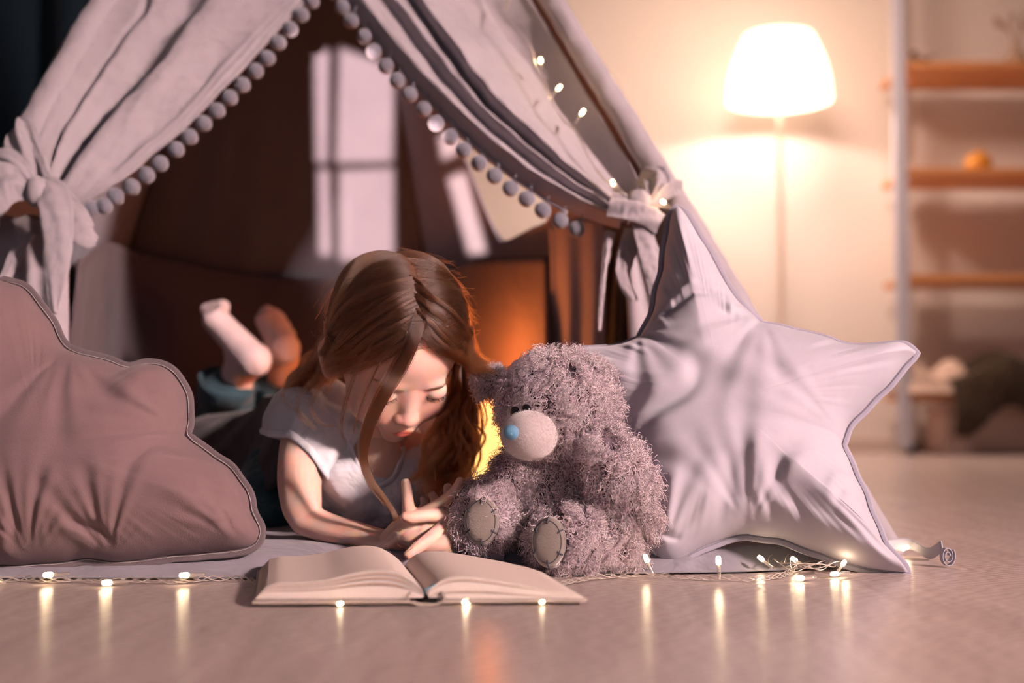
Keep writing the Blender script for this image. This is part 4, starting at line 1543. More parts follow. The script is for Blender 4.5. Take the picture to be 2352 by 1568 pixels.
# ears
for s in (-1, 1):
    L = lambda x, y, z: hw((s * x, y, z))
    v, f = ell((0, 0, 0), (.0060, .0150, .0235), nu=24, nv=16)
    rot = Matrix.Rotation(s * .35, 3, 'Z') @ Matrix.Rotation(-.18, 3, 'X')
    bm_.add([hw(Vector((s * .0715, .004, -.026)) + rot @ q) for q in v], f)
    helix = [(.073, -.006, -.010), (.077, .003, -.003), (.081, .014, -.006), (.083, .020, -.018), (.081, .018, -.032), (.077, .009, -.043), (.074, -.001, -.048), (.072, -.005, -.040)]
    bm_.add(*loft([L(*q) for q in helix], [.003, .0034, .0038, .004, .0042, .0050, .0052, .0035], 40, 10))
# neck and trunk (mostly under the shirt)
SHR = P(705, 985, 1.575); SHL = P(1022, 1012, 1.62)
chest = P(868, 1085, 1.64)
bm_.add(*loft([hw((0, .030, -.045)), P(880, 985, 1.575), P(872, 1060, 1.625)], [(.036, .038), (.031, .033), (.040, .040)], 14, 24))
bm_.add(*loft([P(868, 1060, 1.60), P(850, 1085, 1.68), Vector((-.235, 1.82, .105)), Vector((-.30, 1.98, .10)), Vector((-.345, 2.12, .10))], [(.095, .052), (.105, .060), (.095, .058), (.095, .065), (.10, .07)], 24, 30))
bm_.add(*loft([SHR, P(800, 1020, 1.60), P(940, 1030, 1.63), SHL], [.030, .036, .036, .030], 16, 20))
v, f = ell(P(868, 1046, 1.556), (.0300, .016, .0335)); bm_.add(v, f)
# right arm (image left)
EB = P(701, 1186, 1.515)
bm_.add(*loft([SHR, P(693, 1040, 1.55), P(688, 1110, 1.53), P(694, 1165, 1.515), P(703, 1190, 1.513)], [.029, .0275, .0262, .0235, .0205], 26, 24))
WR = P(912, 1236, 1.455)
bm_.add(*loft([P(704, 1194, 1.513), P(752, 1212, 1.503), P(815, 1226, 1.485), P(880, 1240, 1.462), P(925, 1240, 1.45)], [(.021, .0195), (.022, .0175), (.0200, .0150), (.0170, .0125), (.0165, .0130)], 26, 22))
# left arm
bm_.add(*loft([SHL, P(1040, 1100, 1.60), P(1060, 1190, 1.575)], [.028, .025, .021], 18, 22))
bm_.add(*loft([P(1060, 1195, 1.572), P(1068, 1215, 1.52), P(1050, 1225, 1.465), P(1040, 1222, 1.44)], [.021, .0190, .0160, .0165], 18, 22))


# hands -----------------------------------------------------------------
def fing(pts, rad, n=None):
    bm_.add(*loft([P(x, y, d) for x, y, d in pts], rad, n or len(pts) * 7, 18))


# her right hand: open, palm towards the book, thumb up
fing([(905, 1236, 1.452), (932, 1215, 1.442), (950, 1200, 1.436)], [(.017, .014), (.020, .016), (.018, .015)])
fing([(925, 1225, 1.446), (950, 1228, 1.436), (975, 1222, 1.43)], [.016, .0165, .013])
fing([(950, 1196, 1.440), (980, 1190, 1.436), (1000, 1180, 1.436)], [.014, .0135, .010])
fing([(944, 1200, 1.438), (939, 1172, 1.436), (936, 1145, 1.434), (934, 1122, 1.434), (931.5, 1108, 1.434)], [.0118, .0080, .0066, .0061, .0054])   # thumb
fing([(962, 1188, 1.436), (988, 1170, 1.434), (1015, 1153, 1.434), (1036, 1137, 1.436), (1050, 1119, 1.439), (1057, 1104, 1.442)], [.0085, .0072, .0068, .0063, .0058, .0050])   # index
fing([(985, 1190, 1.450), (1020, 1170, 1.462), (1028, 1145, 1.468), (1028, 1118, 1.472)], [.0078, .0066, .0060, .0050])   # middle
fing([(965, 1190, 1.455), (992, 1168, 1.470), (1000, 1152, 1.475), (993, 1136, 1.478)], [.0075, .0062, .0056, .0048])   # ring
fing([(950, 1190, 1.458), (968, 1172, 1.475), (975, 1158, 1.482), (972, 1146, 1.485)], [.0065, .0055, .0050, .0042])   # little
# her left hand: fist with index pointing at the page, thumb laid across
fing([(1052, 1228, 1.462), (1044, 1212, 1.440), (1034, 1206, 1.428)], [(.0165, .020), (.0150, .0185), (.0130, .0150)])
fing([(1046, 1192, 1.440), (1050, 1215, 1.432), (1045, 1245, 1.425), (1032, 1262, 1.420)], [.0105, .0135, .0130, .0085])
fing([(1030, 1196, 1.432), (1032, 1220, 1.424), (1028, 1244, 1.418)], [.0115, .0135, .0115])
fing([(1032, 1190, 1.434), (1008, 1184, 1.424), (985, 1184, 1.418), (962, 1186, 1.412), (942, 1188, 1.408), (931, 1186, 1.407)], [.0105, .0080, .0072, .0071, .0068, .0055])   # thumb
fing([(1024, 1214, 1.424), (1006, 1222, 1.414), (988, 1236, 1.406), (968, 1250, 1.400), (950, 1264, 1.394), (937, 1274, 1.390)], [.0098, .0086, .0078, .0071, .0064, .0053])   # index
fing([(1028, 1240, 1.420), (1018, 1247, 1.408), (995, 1256, 1.406), (972, 1264, 1.412), (962, 1268, 1.420)], [.0095, .0086, .0072, .0064, .0055])   # middle, curled under
fing([(1036, 1254, 1.420), (1024, 1266, 1.412), (1004, 1268, 1.414), (990, 1266, 1.424)], [.0085, .0080, .0068, .0058])   # ring
fing([(1044, 1262, 1.424), (1034, 1272, 1.420), (1018, 1272, 1.424), (1008, 1268, 1.432)], [.0075, .0068, .0058, .0050])   # little
fing([(1010, 1205, 1.432), (990, 1214, 1.428), (966, 1232, 1.424), (952, 1240, 1.428)], [.0090, .0080, .0065, .0055])
# legs
KN = Vector((-.535, 2.40, .072)); KN2 = Vector((-.44, 2.45, .072))
AK = P(552, 862, 2.26); AK2 = P(645, 858, 2.31)
bm_.add(*loft([Vector((-.385, 2.10, .085)), Vector((-.46, 2.27, .078)), KN], [.058, .050, .040], 16, 20))
bm_.add(*loft([Vector((-.30, 2.12, .085)), Vector((-.37, 2.30, .078)), KN2], [.058, .050, .040], 16, 20))
bm_.add(*loft([KN, (KN + AK) / 2, AK], [.040, .034, .0235], 16, 20))
bm_.add(*loft([KN2, (KN2 + AK2) / 2, AK2], [.040, .034, .0235], 16, 20))
bm_.add(*loft([AK, P(570, 835, 2.25), P(545, 790, 2.24), P(500, 730, 2.24)], [.024, .026, .024, .016], 16, 20))
bm_.add(*loft([AK2, P(655, 825, 2.30), P(645, 780, 2.29), P(622, 735, 2.29)], [.024, .026, .024, .016], 16, 20))
body = mesh('body', bm_.v, bm_.f, M_SKIN, girl)
rm = body.modifiers.new('join', 'REMESH'); rm.mode = 'VOXEL'; rm.voxel_size = .00125; rm.use_smooth_shade = True
sm = body.modifiers.new('smooth', 'SMOOTH'); sm.factor = .5; sm.iterations = 3

# eyelids: lash line, lashes and brows
M_LASH = plain('brown_lash', (.06, .022, .010), .5)
M_BROW = plain('fair_brow', (.38, .21, .13), .6)
lash = []; brow = []
for s in (-1, 1):
    line = []
    for k in range(25):
        t = k / 24 * 2 - 1
        x = .0310 * s + .0138 * t
        zz = -.0190 + .0042 * t * t * 1.0 - .0008 * t * s
        # push to the lid surface
        q = np.array([[x, -.12, zz]])
        y = -.11
        ys = np.linspace(-.105, -.06, 200)
        pp = np.stack([np.full(200, x), ys, np.full(200, zz)], 1)
        sd = head_sdf(pp)
        i = np.argmax(sd < 0); y = ys[i]
        line.append((x, y - .0002, zz))
    tube('lash_line', [hw(q) for q in line], [.00015] + [.00036] * 23 + [.00015], M_LASH, girl, 40, 6)
    for k in range(80):
        t = rng.random() * 1.9 - .95
        j = (t + 1) / 2 * 24; a = np.array(line[int(j)]); b = np.array(line[min(24, int(j) + 1)]); p0 = a + (b - a) * (j % 1)
        out = s * t
        L = .0060 * (.7 + .3 * rng.random()) * (1 - .25 * abs(t))
        d = np.array([.55 * t + .18 * s, -.75, -.45]); d /= np.linalg.norm(d)
        p1 = p0 + d * L * .55; p2 = p0 + d * L * .8 + np.array([.0008 * t, -.0015, .0016])
        lash.append([tuple(hw(q)) for q in (p0, p1, p2)])
    for k in range(100):
        t = rng.random()
        x = s * (.013 + .033 * t); zz = .0015 + .0068 * math.sin(t * 2.0) - .0030 * t + rng.normal() * .0007
        pp = np.stack([np.full(120, x), np.linspace(-.11, -.04, 120), np.full(120, zz)], 1)
        i = np.argmax(head_sdf(pp) < 0); p0 = pp[i] + [0, -.0002, 0]
        d = np.array([s * .9, .35 * t, .25 - .7 * t]); p1 = p0 + d * .0035 + [0, -.0004, 0]
        p2 = p1 + d * .0015 + [0, .0006 * t, 0]
        brow.append([tuple(hw(q)) for q in (p0, p1, p2)])
hairs('eyelashes', np.array(lash), .00016, .00006, M_LASH, girl)
hairs('eyebrows', np.array(brow), .00011, .00005, M_BROW, girl)

# finger nails
M_NAIL = plain('nail', (.86, .55, .48), .25)


def nail(c, ex, ez, n, w_, l_):
    rows = []
    for i in range(7):
        a = -1 + 2 * i / 6
        r = []
        for j in range(7):
            b = -1 + 2 * j / 6
            k = math.sqrt(max(0, 1 - .35 * a * a))
            r.append(Vector(c) + ex * (w_ * b * k) + ez * (l_ * a) - n * (w_ * .35 * b * b + l_ * .12 * a * a))
        rows.append(r)
    grid('fingernail', rows, M_NAIL, girl, .0004)


def nail_px(a, b, d, r, back=.0):
    A = P(*a, d); B = P(*b, d)
    ez = (B - A).normalized(); n = Vector((0, -1, .1)).normalized(); ex = ez.cross(n).normalized()
    nail(A - Vector((0, r, 0)), ex, ez, n, .0036, .0042)


nail_px((932, 1113), (931, 1105), 1.434, .0051)
nail_px((946, 1267), (938, 1274), 1.391, .0054)

# ---------------------------------------------------------------- clothes
M_SHIRT = fabric('white_jersey', (.74, .74, .80), wr=.55, wrs=22, weave=1200)
M_JEANS = fabric('blue_denim', (.030, .075, .10), wr=.6, wrs=14, weave=1300, wb=.5)
M_SOCK = fabric('pale_sock', (.66, .55, .56), wr=.3, wrs=30, weave=900, wb=.5)
M_DARK = fabric('dark_knit', (.030, .026, .034), wr=.5, wrs=8)
sb_ = MB()
sb_.add(*loft([P(862, 1085, 1.578), P(860, 1100, 1.60), P(850, 1095, 1.68), Vector((-.235, 1.82, .108)), Vector((-.29, 1.93, .105))], [(.062, .034), (.100, .052), (.112, .066), (.104, .066), (.102, .070)], 24, 36))
sb_.add(*loft([P(722, 985, 1.58), P(790, 1018, 1.588), P(880, 1052, 1.615), P(960, 1035, 1.625), SHL], [(.040, .038), (.040, .042), (.030, .036), (.036, .040), (.036, .034)], 20, 24))
sb_.add(*loft([P(770, 1040, 1.575), P(800, 1090, 1.572), P(840, 1135, 1.575), P(870, 1160, 1.59)], [.032, .036, .038, .036], 16, 24))
sb_.add(*loft([P(960, 1060, 1.60), P(930, 1110, 1.58), P(900, 1150, 1.58)], [.032, .034, .036], 14, 24))
sb_.add(*loft([P(770, 950, 1.62), P(720, 925, 1.64), P(690, 930, 1.62)], [.040, .038, .03], 14, 24))
sh = mesh('shirt', sb_.v, sb_.f, M_SHIRT, girl)
r_ = sh.modifiers.new('join', 'REMESH'); r_.mode = 'VOXEL'; r_.voxel_size = .0028; r_.use_smooth_shade = True
s_ = sh.modifiers.new('smooth', 'SMOOTH'); s_.factor = .6; s_.iterations = 10
tx = bpy.data.textures.new('folds', 'CLOUDS'); tx.noise_scale = .045; tx.noise_depth = 2
dm = sh.modifiers.new('folds', 'DISPLACE'); dm.texture = tx; dm.strength = .010; dm.mid_level = .5; dm.texture_coords = 'LOCAL'
# cap sleeve: open shell with a turned band
def ring_px(pts, n=64):
    q = catmull([P(*p) for p in pts + pts[:1]], n + 1)[:-1]
    return [Vector(a) for a in q]


hem = [(601, 997, 1.575), (625, 1004, 1.545), (662, 1006, 1.528), (706, 1042, 1.522), (742, 1092, 1.526), (748, 1098, 1.56), (735, 1060, 1.600), (690, 1020, 1.615), (640, 1008, 1.610)]
mid = [(611, 950, 1.585), (636, 945, 1.550), (685, 962, 1.530), (732, 1005, 1.528), (765, 1055, 1.535), (775, 1060, 1.575), (760, 1010, 1.620), (705, 950, 1.640), (640, 935, 1.625)]
top = [(640, 900, 1.60), (668, 892, 1.575), (715, 915, 1.555), (765, 965, 1.550), (795, 1020, 1.553), (800, 1020, 1.59), (780, 965, 1.64), (730, 905, 1.66), (668, 885, 1.64)]
tp2 = [(690, 890, 1.62), (720, 885, 1.61), (750, 905, 1.60), (785, 945, 1.60), (805, 985, 1.60), (805, 985, 1.63), (790, 945, 1.65), (750, 905, 1.66), (710, 890, 1.65)]
R4 = [ring_px(q) for q in (hem, mid, top, tp2)]
rows = []
n = 40
for j in range(64):
    col = catmull([R4[k][j] for k in range(4)], n)
    rows.append(col)
rows = [[Vector(rows[j][i]) for j in range(64)] for i in range(n)]
for i in range(n):
    for j in range(64):
        c = sum((rows[i][k] for k in range(0, 64, 8)), Vector()) / 8
        d = (rows[i][j] - c).normalized()
        s = i / (n - 1)
        rows[i][j] = rows[i][j] + d * (.0030 * math.sin(j * 1.05 + 1.2 * math.sin(s * 3)) * math.exp(-((s - .18) / .22) ** 2) * (1 + noise.noise(Vector((j * .3, 1, 1)))) + .0035 * noise.noise(Vector((j * .12, s * 3, 8))))
grid('sleeve', rows, M_SHIRT, girl, .0018, close=True)
cuff = []
for k in range(5):
    s = k / 4
    cuff.append([rows[0][j] + (rows[2][j] - rows[0][j]) * s * 1.6 + (rows[0][j] - sum((rows[0][q] for q in range(0, 64, 8)), Vector()) / 8).normalized() * (.0010 + .0022 * math.sin(s * math.pi)) for j in range(64)])
grid('sleeve_band', cuff, M_SHIRT, girl, .0016, close=True)
# neckline binding
tube('neck_band', [P(*q) for q in [(796, 985, 1.562), (808, 1035, 1.549), (824, 1078, 1.546), (845, 1102, 1.546), (870, 1113, 1.546), (896, 1104, 1.547), (915, 1076, 1.549), (926, 1030, 1.56)]], [(.0030, .0048)] * 8, M_SHIRT, girl, 60, 10)
tube('neck_band', [P(*q) for q in [(935, 1030, 1.58), (925, 960, 1.64), (860, 930, 1.66), (805, 945, 1.60), (800, 985, 1.562)]], [(.0022, .0045)] * 5, M_SHIRT, girl, 60, 10)

# trousers
jb = MB()
jb.add(*loft([Vector((-.335, 2.04, .10)), Vector((-.35, 2.16, .098))], [(.112, .082), (.105, .075)], 10, 30))
jb.add(*loft([Vector((-.385, 2.10, .085)), Vector((-.46, 2.27, .080)), KN], [.066, .060, .052], 16, 24))
jb.add(*loft([Vector((-.30, 2.12, .085)), Vector((-.37, 2.30, .080)), KN2], [.066, .060, .052], 16, 24))
c1 = P(522, 880, 2.27); c2 = P(632, 880, 2.32)
jb.add(*loft([KN, (KN + c1) / 2 + Vector((0, .01, 0)), c1 - (c1 - KN) * .12], [.054, .052, .050], 16, 24))
jb.add(*loft([KN2, (KN2 + c2) / 2 + Vector((0, .01, 0)), c2 - (c2 - KN2) * .12], [.054, .050, .048], 16, 24))
jb.add(*loft([P(618, 1105, 1.80), P(622, 1150, 1.74), P(628, 1200, 1.70)], [(.045, .05), (.042, .045), (.030, .030)], 12, 20))
jn = mesh('jeans', jb.v, jb.f, M_JEANS, girl)
r_ = jn.modifiers.new('join', 'REMESH'); r_.mode = 'VOXEL'; r_.voxel_size = .004; r_.use_smooth_shade = True
s_ = jn.modifiers.new('smooth', 'SMOOTH'); s_.factor = .6; s_.iterations = 8
dm = jn.modifiers.new('folds', 'DISPLACE'); dm.texture = tx; dm.strength = .016; dm.mid_level = .5; dm.texture_coords = 'LOCAL'


def cuffring(c, d, r, h):
    d = Vector(d).normalized()
    u = d.cross(Vector((1, 0, 0))).normalized(); v_ = d.cross(u).normalized()
    prof = [(-h, r * .98), (0, r * 1.04), (.004, r * 1.06), (.006, r * 1.0), (.002, r * .93), (-h, r * .90)]
    rows = []
    for z, rr in prof:
        rows.append([Vector(c) + d * z + u * rr * math.cos(a) * (1 + .05 * math.sin(3 * a)) + v_ * rr * math.sin(a) for a in np.linspace(0, 2 * math.pi, 48, endpoint=False)])
    grid('jeans_cuff', rows, M_JEANS, girl, .002, close=True)


cuffring(c1, (.28, -.45, .85), .049, .035)
cuffring(c2, (.10, -.40, .9), .045, .035)


# socks with toes hinted
def sock(heel, ankle, ball, toes, side):
    s = MB()
    s.add(*loft([ankle[0], ankle[1]], [.0255, .0275], 8, 24))
    s.add(*loft([ankle[1], heel, heel], [.0275, .0285, .028], 8, 24)) if False else None
    s.add(*ell(heel, (.031, .031, .031), nu=28, nv=18))
    s.add(*loft([heel, (heel + ball) / 2, ball], [(.0285, .029), (.0265, .0255), (.0310, .0225)], 14, 24))
    s.add(*loft([ankle[1], (heel + ball) / 2], [.026, .022], 8, 24))
    for t, r in toes: s.add(*loft([ball, t], [.017, r], 8, 18))
    o = mesh('sock', s.v, s.f, M_SOCK, girl)
    r_ = o.modifiers.new('join', 'REMESH'); r_.mode = 'VOXEL'; r_.voxel_size = .0022; r_.use_smooth_shade = True
    s_ = o.modifiers.new('smooth', 'SMOOTH'); s_.factor = .6; s_.iterations = 8
    return o


sock(P(583, 826, 2.22), (P(542, 856, 2.255), P(552, 835, 2.25)), P(497, 735, 2.24), [(P(476, 710, 2.245), .0125), (P(488, 704, 2.24), .011), (P(500, 702, 2.235), .0105), (P(512, 703, 2.23), .0125)], -1)
sock(P(650, 800, 2.27), (P(645, 832, 2.31), P(648, 815, 2.30)), P(622, 735, 2.30), [(P(612, 718, 2.30), .015), (P(630, 722, 2.305), .013), (P(655, 748, 2.34), .011), (P(668, 768, 2.35), .010)], 1)

# dark knit top tied round her waist, spread over hips and thighs
A_ = [(415, 985, 2.16), (500, 958, 2.12), (575, 938, 2.02), (640, 902, 1.86), (690, 892, 1.78)]
B_ = [(425, 1120, 1.98), (490, 1150, 1.88), (550, 1150, 1.80), (602, 1128, 1.71), (660, 1080, 1.66)]
a_ = catmull([P(*q) for q in A_], 60); b_ = catmull([P(*q) for q in B_], 60)
rows = []
for i in range(40):
    s = i / 39
    rows.append([Vector(a_[j]) * (1 - s) + Vector(b_[j]) * s + Vector((0, 0, 0.016 * math.sin(s * math.pi) + .011 * math.sin(j * .18 + s * 7) * (.3 + s) + .012 * noise.noise(Vector((j * .1, s * 4, 3))))) for j in range(60)])
back = [[Vector(p) + Vector((0, .03, -.06 * (k + 1) / 3)) for p in rows[0]] for k in range(3)][::-1]
grid('knit_jacket', back + rows, M_DARK, girl, .005)
# ---------------------------------------------------------------- hair
def hair_mat(name, root, tip):
    m, nt, b = newmat(name)
    out = nt.nodes['Material Output']
    nt.nodes.remove(b)
    h = N(nt, 'ShaderNodeBsdfHairPrincipled')
    h.parametrization = 'COLOR'
    hi = N(nt, 'ShaderNodeHairInfo')
    mx = N(nt, 'ShaderNodeMix', data_type='RGBA')
    mx.inputs['A'].default_value = (*root, 1); mx.inputs['B'].default_value = (*tip, 1)
    nt.links.new(hi.outputs['Intercept'], mx.inputs['Factor'])
    nt.links.new(mx.outputs['Result'], h.inputs['Color'])
    h.inputs['Roughness'].default_value = .22
    h.inputs['Radial Roughness'].default_value = .5
    for k_ in ('Random Color', 'Random Roughness'):
        if k_ in h.inputs: h.inputs[k_].default_value = .25 if k_ == 'Random Color' else .1
    nt.links.new(h.outputs[0], out.inputs['Surface'])
    return m


M_HAIR = hair_mat('light_brown_hair', (.046, .017, .009), (.21, .078, .031))
SKC = np.array([0, .006, .012]); SKR = np.array([.0745, .095, .0930])


def skull(theta, phi, side, lift=0.0):
    """theta: position along the parting (0 face, pi/2 crown), phi: how far down the side"""
    d = np.stack([side * np.sin(phi), -np.cos(theta) * np.cos(phi), np.sin(theta) * np.cos(phi)], -1)
    r = 1.0 / np.sqrt(((d / SKR) ** 2).sum(-1))
    return SKC + d * (r + lift)[..., None]


HRn = np.array(HR); HTn = np.array(HT)


def tow(p): return HTn + (p @ HRn.T) * HS


def guide(px): return catmull([P(*q) for q in px], 60)


def strand_set(n, side, th_hi, phi0_rng, sweep, phi_end, guides, wave, spread, th_lo=None, K1=16, K2=30, lift=(.001, .010), endtaper=.3, len_rng=(.75, 1.0), nclump=60):
    """strands root on the scalp, run over the skull away from the parting, then follow guides in clumps"""
    gs = [guide(g) for g in guides]
    cl_ph = rng.uniform(0, 2 * np.pi, nclump); cl_off = rng.normal(size=(nclump, 3)) * spread; cl_len = rng.uniform(*len_rng, nclump)
    cl_amp = rng.uniform(.6, 1.5, nclump); cl_lift = rng.uniform(*lift, nclump)
    lo0 = th_hi[0]
    cth = np.sort(rng.uniform(lo0 - .45, th_hi[1], nclump))
    out = []
    for _ in range(n):
        ph0 = phi0_rng[0] + (phi0_rng[1] - phi0_rng[0]) * rng.random() ** 1.2
        lo = lo0 if th_lo is None else th_lo(ph0)
        th0 = lo + (th_hi[1] - lo) * rng.random()
        c = int(np.clip(np.searchsorted(cth, th0) + rng.integers(-1, 2), 0, nclump - 1))
        pe = phi_end + rng.normal() * .04
        ph = np.linspace(ph0, max(pe, ph0 + .2), K1)
        t = np.linspace(0, 1, K1)
        th = th0 + (cth[c] - th0) * .45 * t * (ph / 1.5) + sweep * (ph - ph0)
        lf = .0004 + cl_lift[c] * np.sin(np.minimum(1, ph / .6) * np.pi / 2) * (.7 + .5 * rng.random()) + .0010 * np.sin(cth[c] * 70 + ph * 3) * np.minimum(1, ph)
        A = tow(skull(th, ph, side, lf))
        if not gs:
            out.append(A); continue
        k = int(np.clip((cth[c] - lo0) / (th_hi[1] - lo0 + 1e-9) * len(gs), 0, len(gs) - 1)) if c % 4 else c % len(gs)
        g = gs[k]
        e = cl_len[c] * (1 - .10 * rng.random())
        m = np.linspace(0, e, K2)
        G = np.stack([np.interp(m * 59, np.arange(60), g[:, q]) for q in range(3)], 1)
        p0 = cl_ph[c] + rng.normal() * .12
        am = wave[0] * cl_amp[c]
        grow = np.minimum(1, m * 2.5)
        wv = np.stack([np.sin(m * wave[1] + p0), .7 * np.cos(m * wave[1] + p0), .25 * np.sin(m * wave[1] * 1.3 + p0)], 1) * am * grow[:, None]
        G = G + cl_off[c] * (1 - m * endtaper)[:, None] + wv + rng.normal(size=3) * (.0012 + .0012 * m)[:, None]
        nb = 10
        bl = np.clip(np.arange(K2) / nb, 0, 1)[:, None]; bl = bl * bl * (3 - 2 * bl)
        d0 = A[-1] - A[-2]; d0 = d0 / (np.linalg.norm(d0) + 1e-9) * .004
        ext = A[-1] + d0 * np.arange(1, K2 + 1)[:, None]
        out.append(np.vstack([A, ext * (1 - bl) + G * bl]))
    return np.stack(out)


def hairline(ph):      # lowest parting angle at which hair grows, by how far down the side
    return float(np.interp(ph, [0, .35, .7, 1.0, 1.25, 1.6], [.54, .44, .30, .17, -.02, -.5]))


R90 = math.pi / 2
RGF = [[(1076, 838, 1.475), (1100, 838, 1.47), (1130, 848, 1.465)]]
RG = [[(1070, 846, 1.53), (1048, 892, 1.535), (1030, 950, 1.52), (1012, 1020, 1.50), (985, 1080, 1.49), (958, 1120, 1.485)],
      [(1078, 850, 1.545), (1064, 900, 1.55), (1050, 970, 1.535), (1032, 1040, 1.515), (1004, 1100, 1.50), (985, 1150, 1.495)],
      [(1084, 860, 1.555), (1080, 920, 1.56), (1074, 990, 1.55), (1058, 1050, 1.53), (1042, 1110, 1.52), (1010, 1150, 1.51)],
      [(1085, 880, 1.57), (1070, 960, 1.57), (1050, 1040, 1.57), (1030, 1120, 1.56)]]
LG = [[(772, 812, 1.505), (756, 850, 1.53), (742, 895, 1.555), (738, 940, 1.565)],
      [(768, 815, 1.52), (735, 850, 1.55), (710, 890, 1.575), (696, 930, 1.60)],
      [(762, 820, 1.54), (715, 850, 1.57), (690, 885, 1.60), (668, 925, 1.63)]]
S = []
# image-right side
S.append(strand_set(1600, 1, (.50, 1.1), (.01, 1.0), .10, 1.25, RGF, (.0015, 5), .006, th_lo=hairline, K2=18, len_rng=(.5, 1), nclump=40))
S.append(strand_set(5200, 1, (.50, 1.3), (.01, 1.3), .40, 1.50, RG[:2], (.0065, 15), .0075, th_lo=lambda p: hairline(p) + .05, len_rng=(.75, 1), nclump=46))
S.append(strand_set(5000, 1, (1.15, 1.9), (.01, 1.2), -.02, 1.52, RG[1:3], (.0065, 15), .0085, nclump=46))
S.append(strand_set(3000, 1, (1.9, 2.9), (.01, 1.3), -.2, 1.55, RG[3:], (.006, 12), .008, nclump=30))
# image-left side, swept back over the ear
S.append(strand_set(6500, -1, (.50, 1.15), (.01, 1.55), .26, 1.86, LG[:2], (.0035, 8), .0050, th_lo=hairline, lift=(.001, .008), nclump=60, len_rng=(.15, .75)))
S.append(strand_set(5000, -1, (1.1, 1.9), (.01, 1.2), .10, 1.68, LG[1:], (.004, 8), .0055, lift=(.001, .010), nclump=60, len_rng=(.15, .75)))
S.append(strand_set(2600, -1, (1.9, 2.9), (.01, 1.3), -.1, 1.5, LG[2:], (.004, 7), .008, nclump=30))
for s_ in (1, -1):
    S.append(strand_set(1500, s_, (2.2, 3.0), (.0, .3), -.5, 1.4, [], (0, 1), .005))


def onskull(px, py, lift):
    """point where the line of sight meets the (lifted) skull"""
    o = np.array([0, 0, CH]); d = np.array(P(px, py, 1.0)) - o
    oo = (o - HTn) @ HRn / HS - SKC; dd = d @ HRn / HS
    R = SKR + lift
    a = ((dd / R) ** 2).sum(); b = 2 * (oo * dd / R ** 2).sum(); c = ((oo / R) ** 2).sum() - 1
    q = max(0.0, b * b - 4 * a * c)
    t = (-b - math.sqrt(q)) / (2 * a)
    return tuple(o + d * t)


# free locks that start at the parting
def lock(n, rootpts, gpx, rspread, espread, wave, K=44, seed=0, jit=.0006, sub=None):
    g = catmull([tuple(q) for q in rootpts] + [tuple(P(*q)) if q[2] > 1 else onskull(*q) for q in gpx], K)
    out = []
    m = np.linspace(0, 1, K)
    sub = sub or max(1, n // 55)
    so = rng.normal(size=(sub, 3)); sp = rng.normal(size=sub) * .9; sa = rng.uniform(.5, 1.5, sub); se = rng.uniform(.8, 1, sub)
    ramp = .5 + .5 * np.minimum(1, m / .22)
    for _ in range(n):
        c = rng.integers(sub)
        o = so[c] + rng.normal(size=3) * .38; o[1] *= .6
        w_ = ((rspread + (espread - rspread) * m ** .7) * ramp)[:, None]
        p0 = sp[c] + rng.normal() * .12
        wv = np.stack([np.sin(m * wave[1] + p0 + seed), .5 * np.cos(m * wave[1] + p0), .2 * np.sin(m * wave[1])], 1) * wave[0] * sa[c] * (m[:, None] ** .8)
        e = se[c] - .10 * rng.random() ** 2
        q = g + o * w_ + wv + rng.normal(size=3) * jit
        q = np.stack([np.interp(m * e * (K - 1), np.arange(K), q[:, i]) for i in range(3)], 1)
        out.append(q)
    return np.stack(out)


def rt(th, ph, side, lift=.006): return tow(skull(np.array([th]), np.array([ph]), side, np.array([lift])))[0]


# the lock that falls over her cheek on the image-left side
for nn_, dx in ((420, 0), (420, 5), (320, -5)):
    S.append(lock(nn_, [], [(962 + dx, 735 + dx, .003), (952 + dx, 762, .006), (938 + dx, 796, .009), (910 + dx, 850, .010), (878 + dx, 905, 1.405), (852 + dx, 960, 1.415), (836 + dx, 1015, 1.425), (834 + dx * .6, 1060, 1.43), (850 + dx * .4, 1105, 1.432), (882, 1150, 1.432), (905, 1185, 1.432), (913, 1215, 1.435), (906, 1258, 1.438)], .0038, .0008, (.0014, 9), seed=dx))
# second thinner lock further out on the same side
S.append(lock(40, [], [(940, 720, .004), (890, 790, .008), (855, 860, .016), (828, 930, 1.43), (812, 1000, 1.45), (820, 1040, 1.46)], .004, .002, (.002, 6)))
S.append(lock(36, [], [(900, 720, .004), (845, 800, .008), (815, 860, .012), (792, 960, 1.48), (806, 1010, 1.53)], .004, .003, (.002, 6)))
# veils that sweep from the parting over both temples
def lerp2(A, B, r): return [(a[0] + (b[0] - a[0]) * r, a[1] + (b[1] - a[1]) * r, a[2]) for a, b in zip(A, B)]


for k in range(16):
    r = k / 15
    j = lambda: rng.normal() * 5
    A = lerp2([(965, 768, .0015), (925, 792, .005), (878, 822, .006), (830, 842, .006), (790, 848, .008), (752, 862, 1.54)],
              [(946, 640, .0015), (905, 660, .005), (850, 700, .007), (800, 745, .007), (768, 795, .009), (745, 850, 1.56)], r)
    S.append(lock(120, [], [(q[0], q[1] + j() * (i > 1), q[2]) for i, q in enumerate(A)], .0030, .0055, (.0010, 6), seed=k))
    A = lerp2([(968, 768, .0015), (990, 792, .004), (1018, 815, .005), (1048, 832, .006), (1076, 842, .011)],
              [(950, 640, .0015), (995, 668, .005), (1040, 712, .007), (1072, 760, .009), (1088, 812, .014)], r)
    S.append(lock(120, [], [(q[0], q[1] + j() * (i > 1), q[2]) for i, q in enumerate(A)], .0030, .0050, (.0010, 6), seed=k + 20))
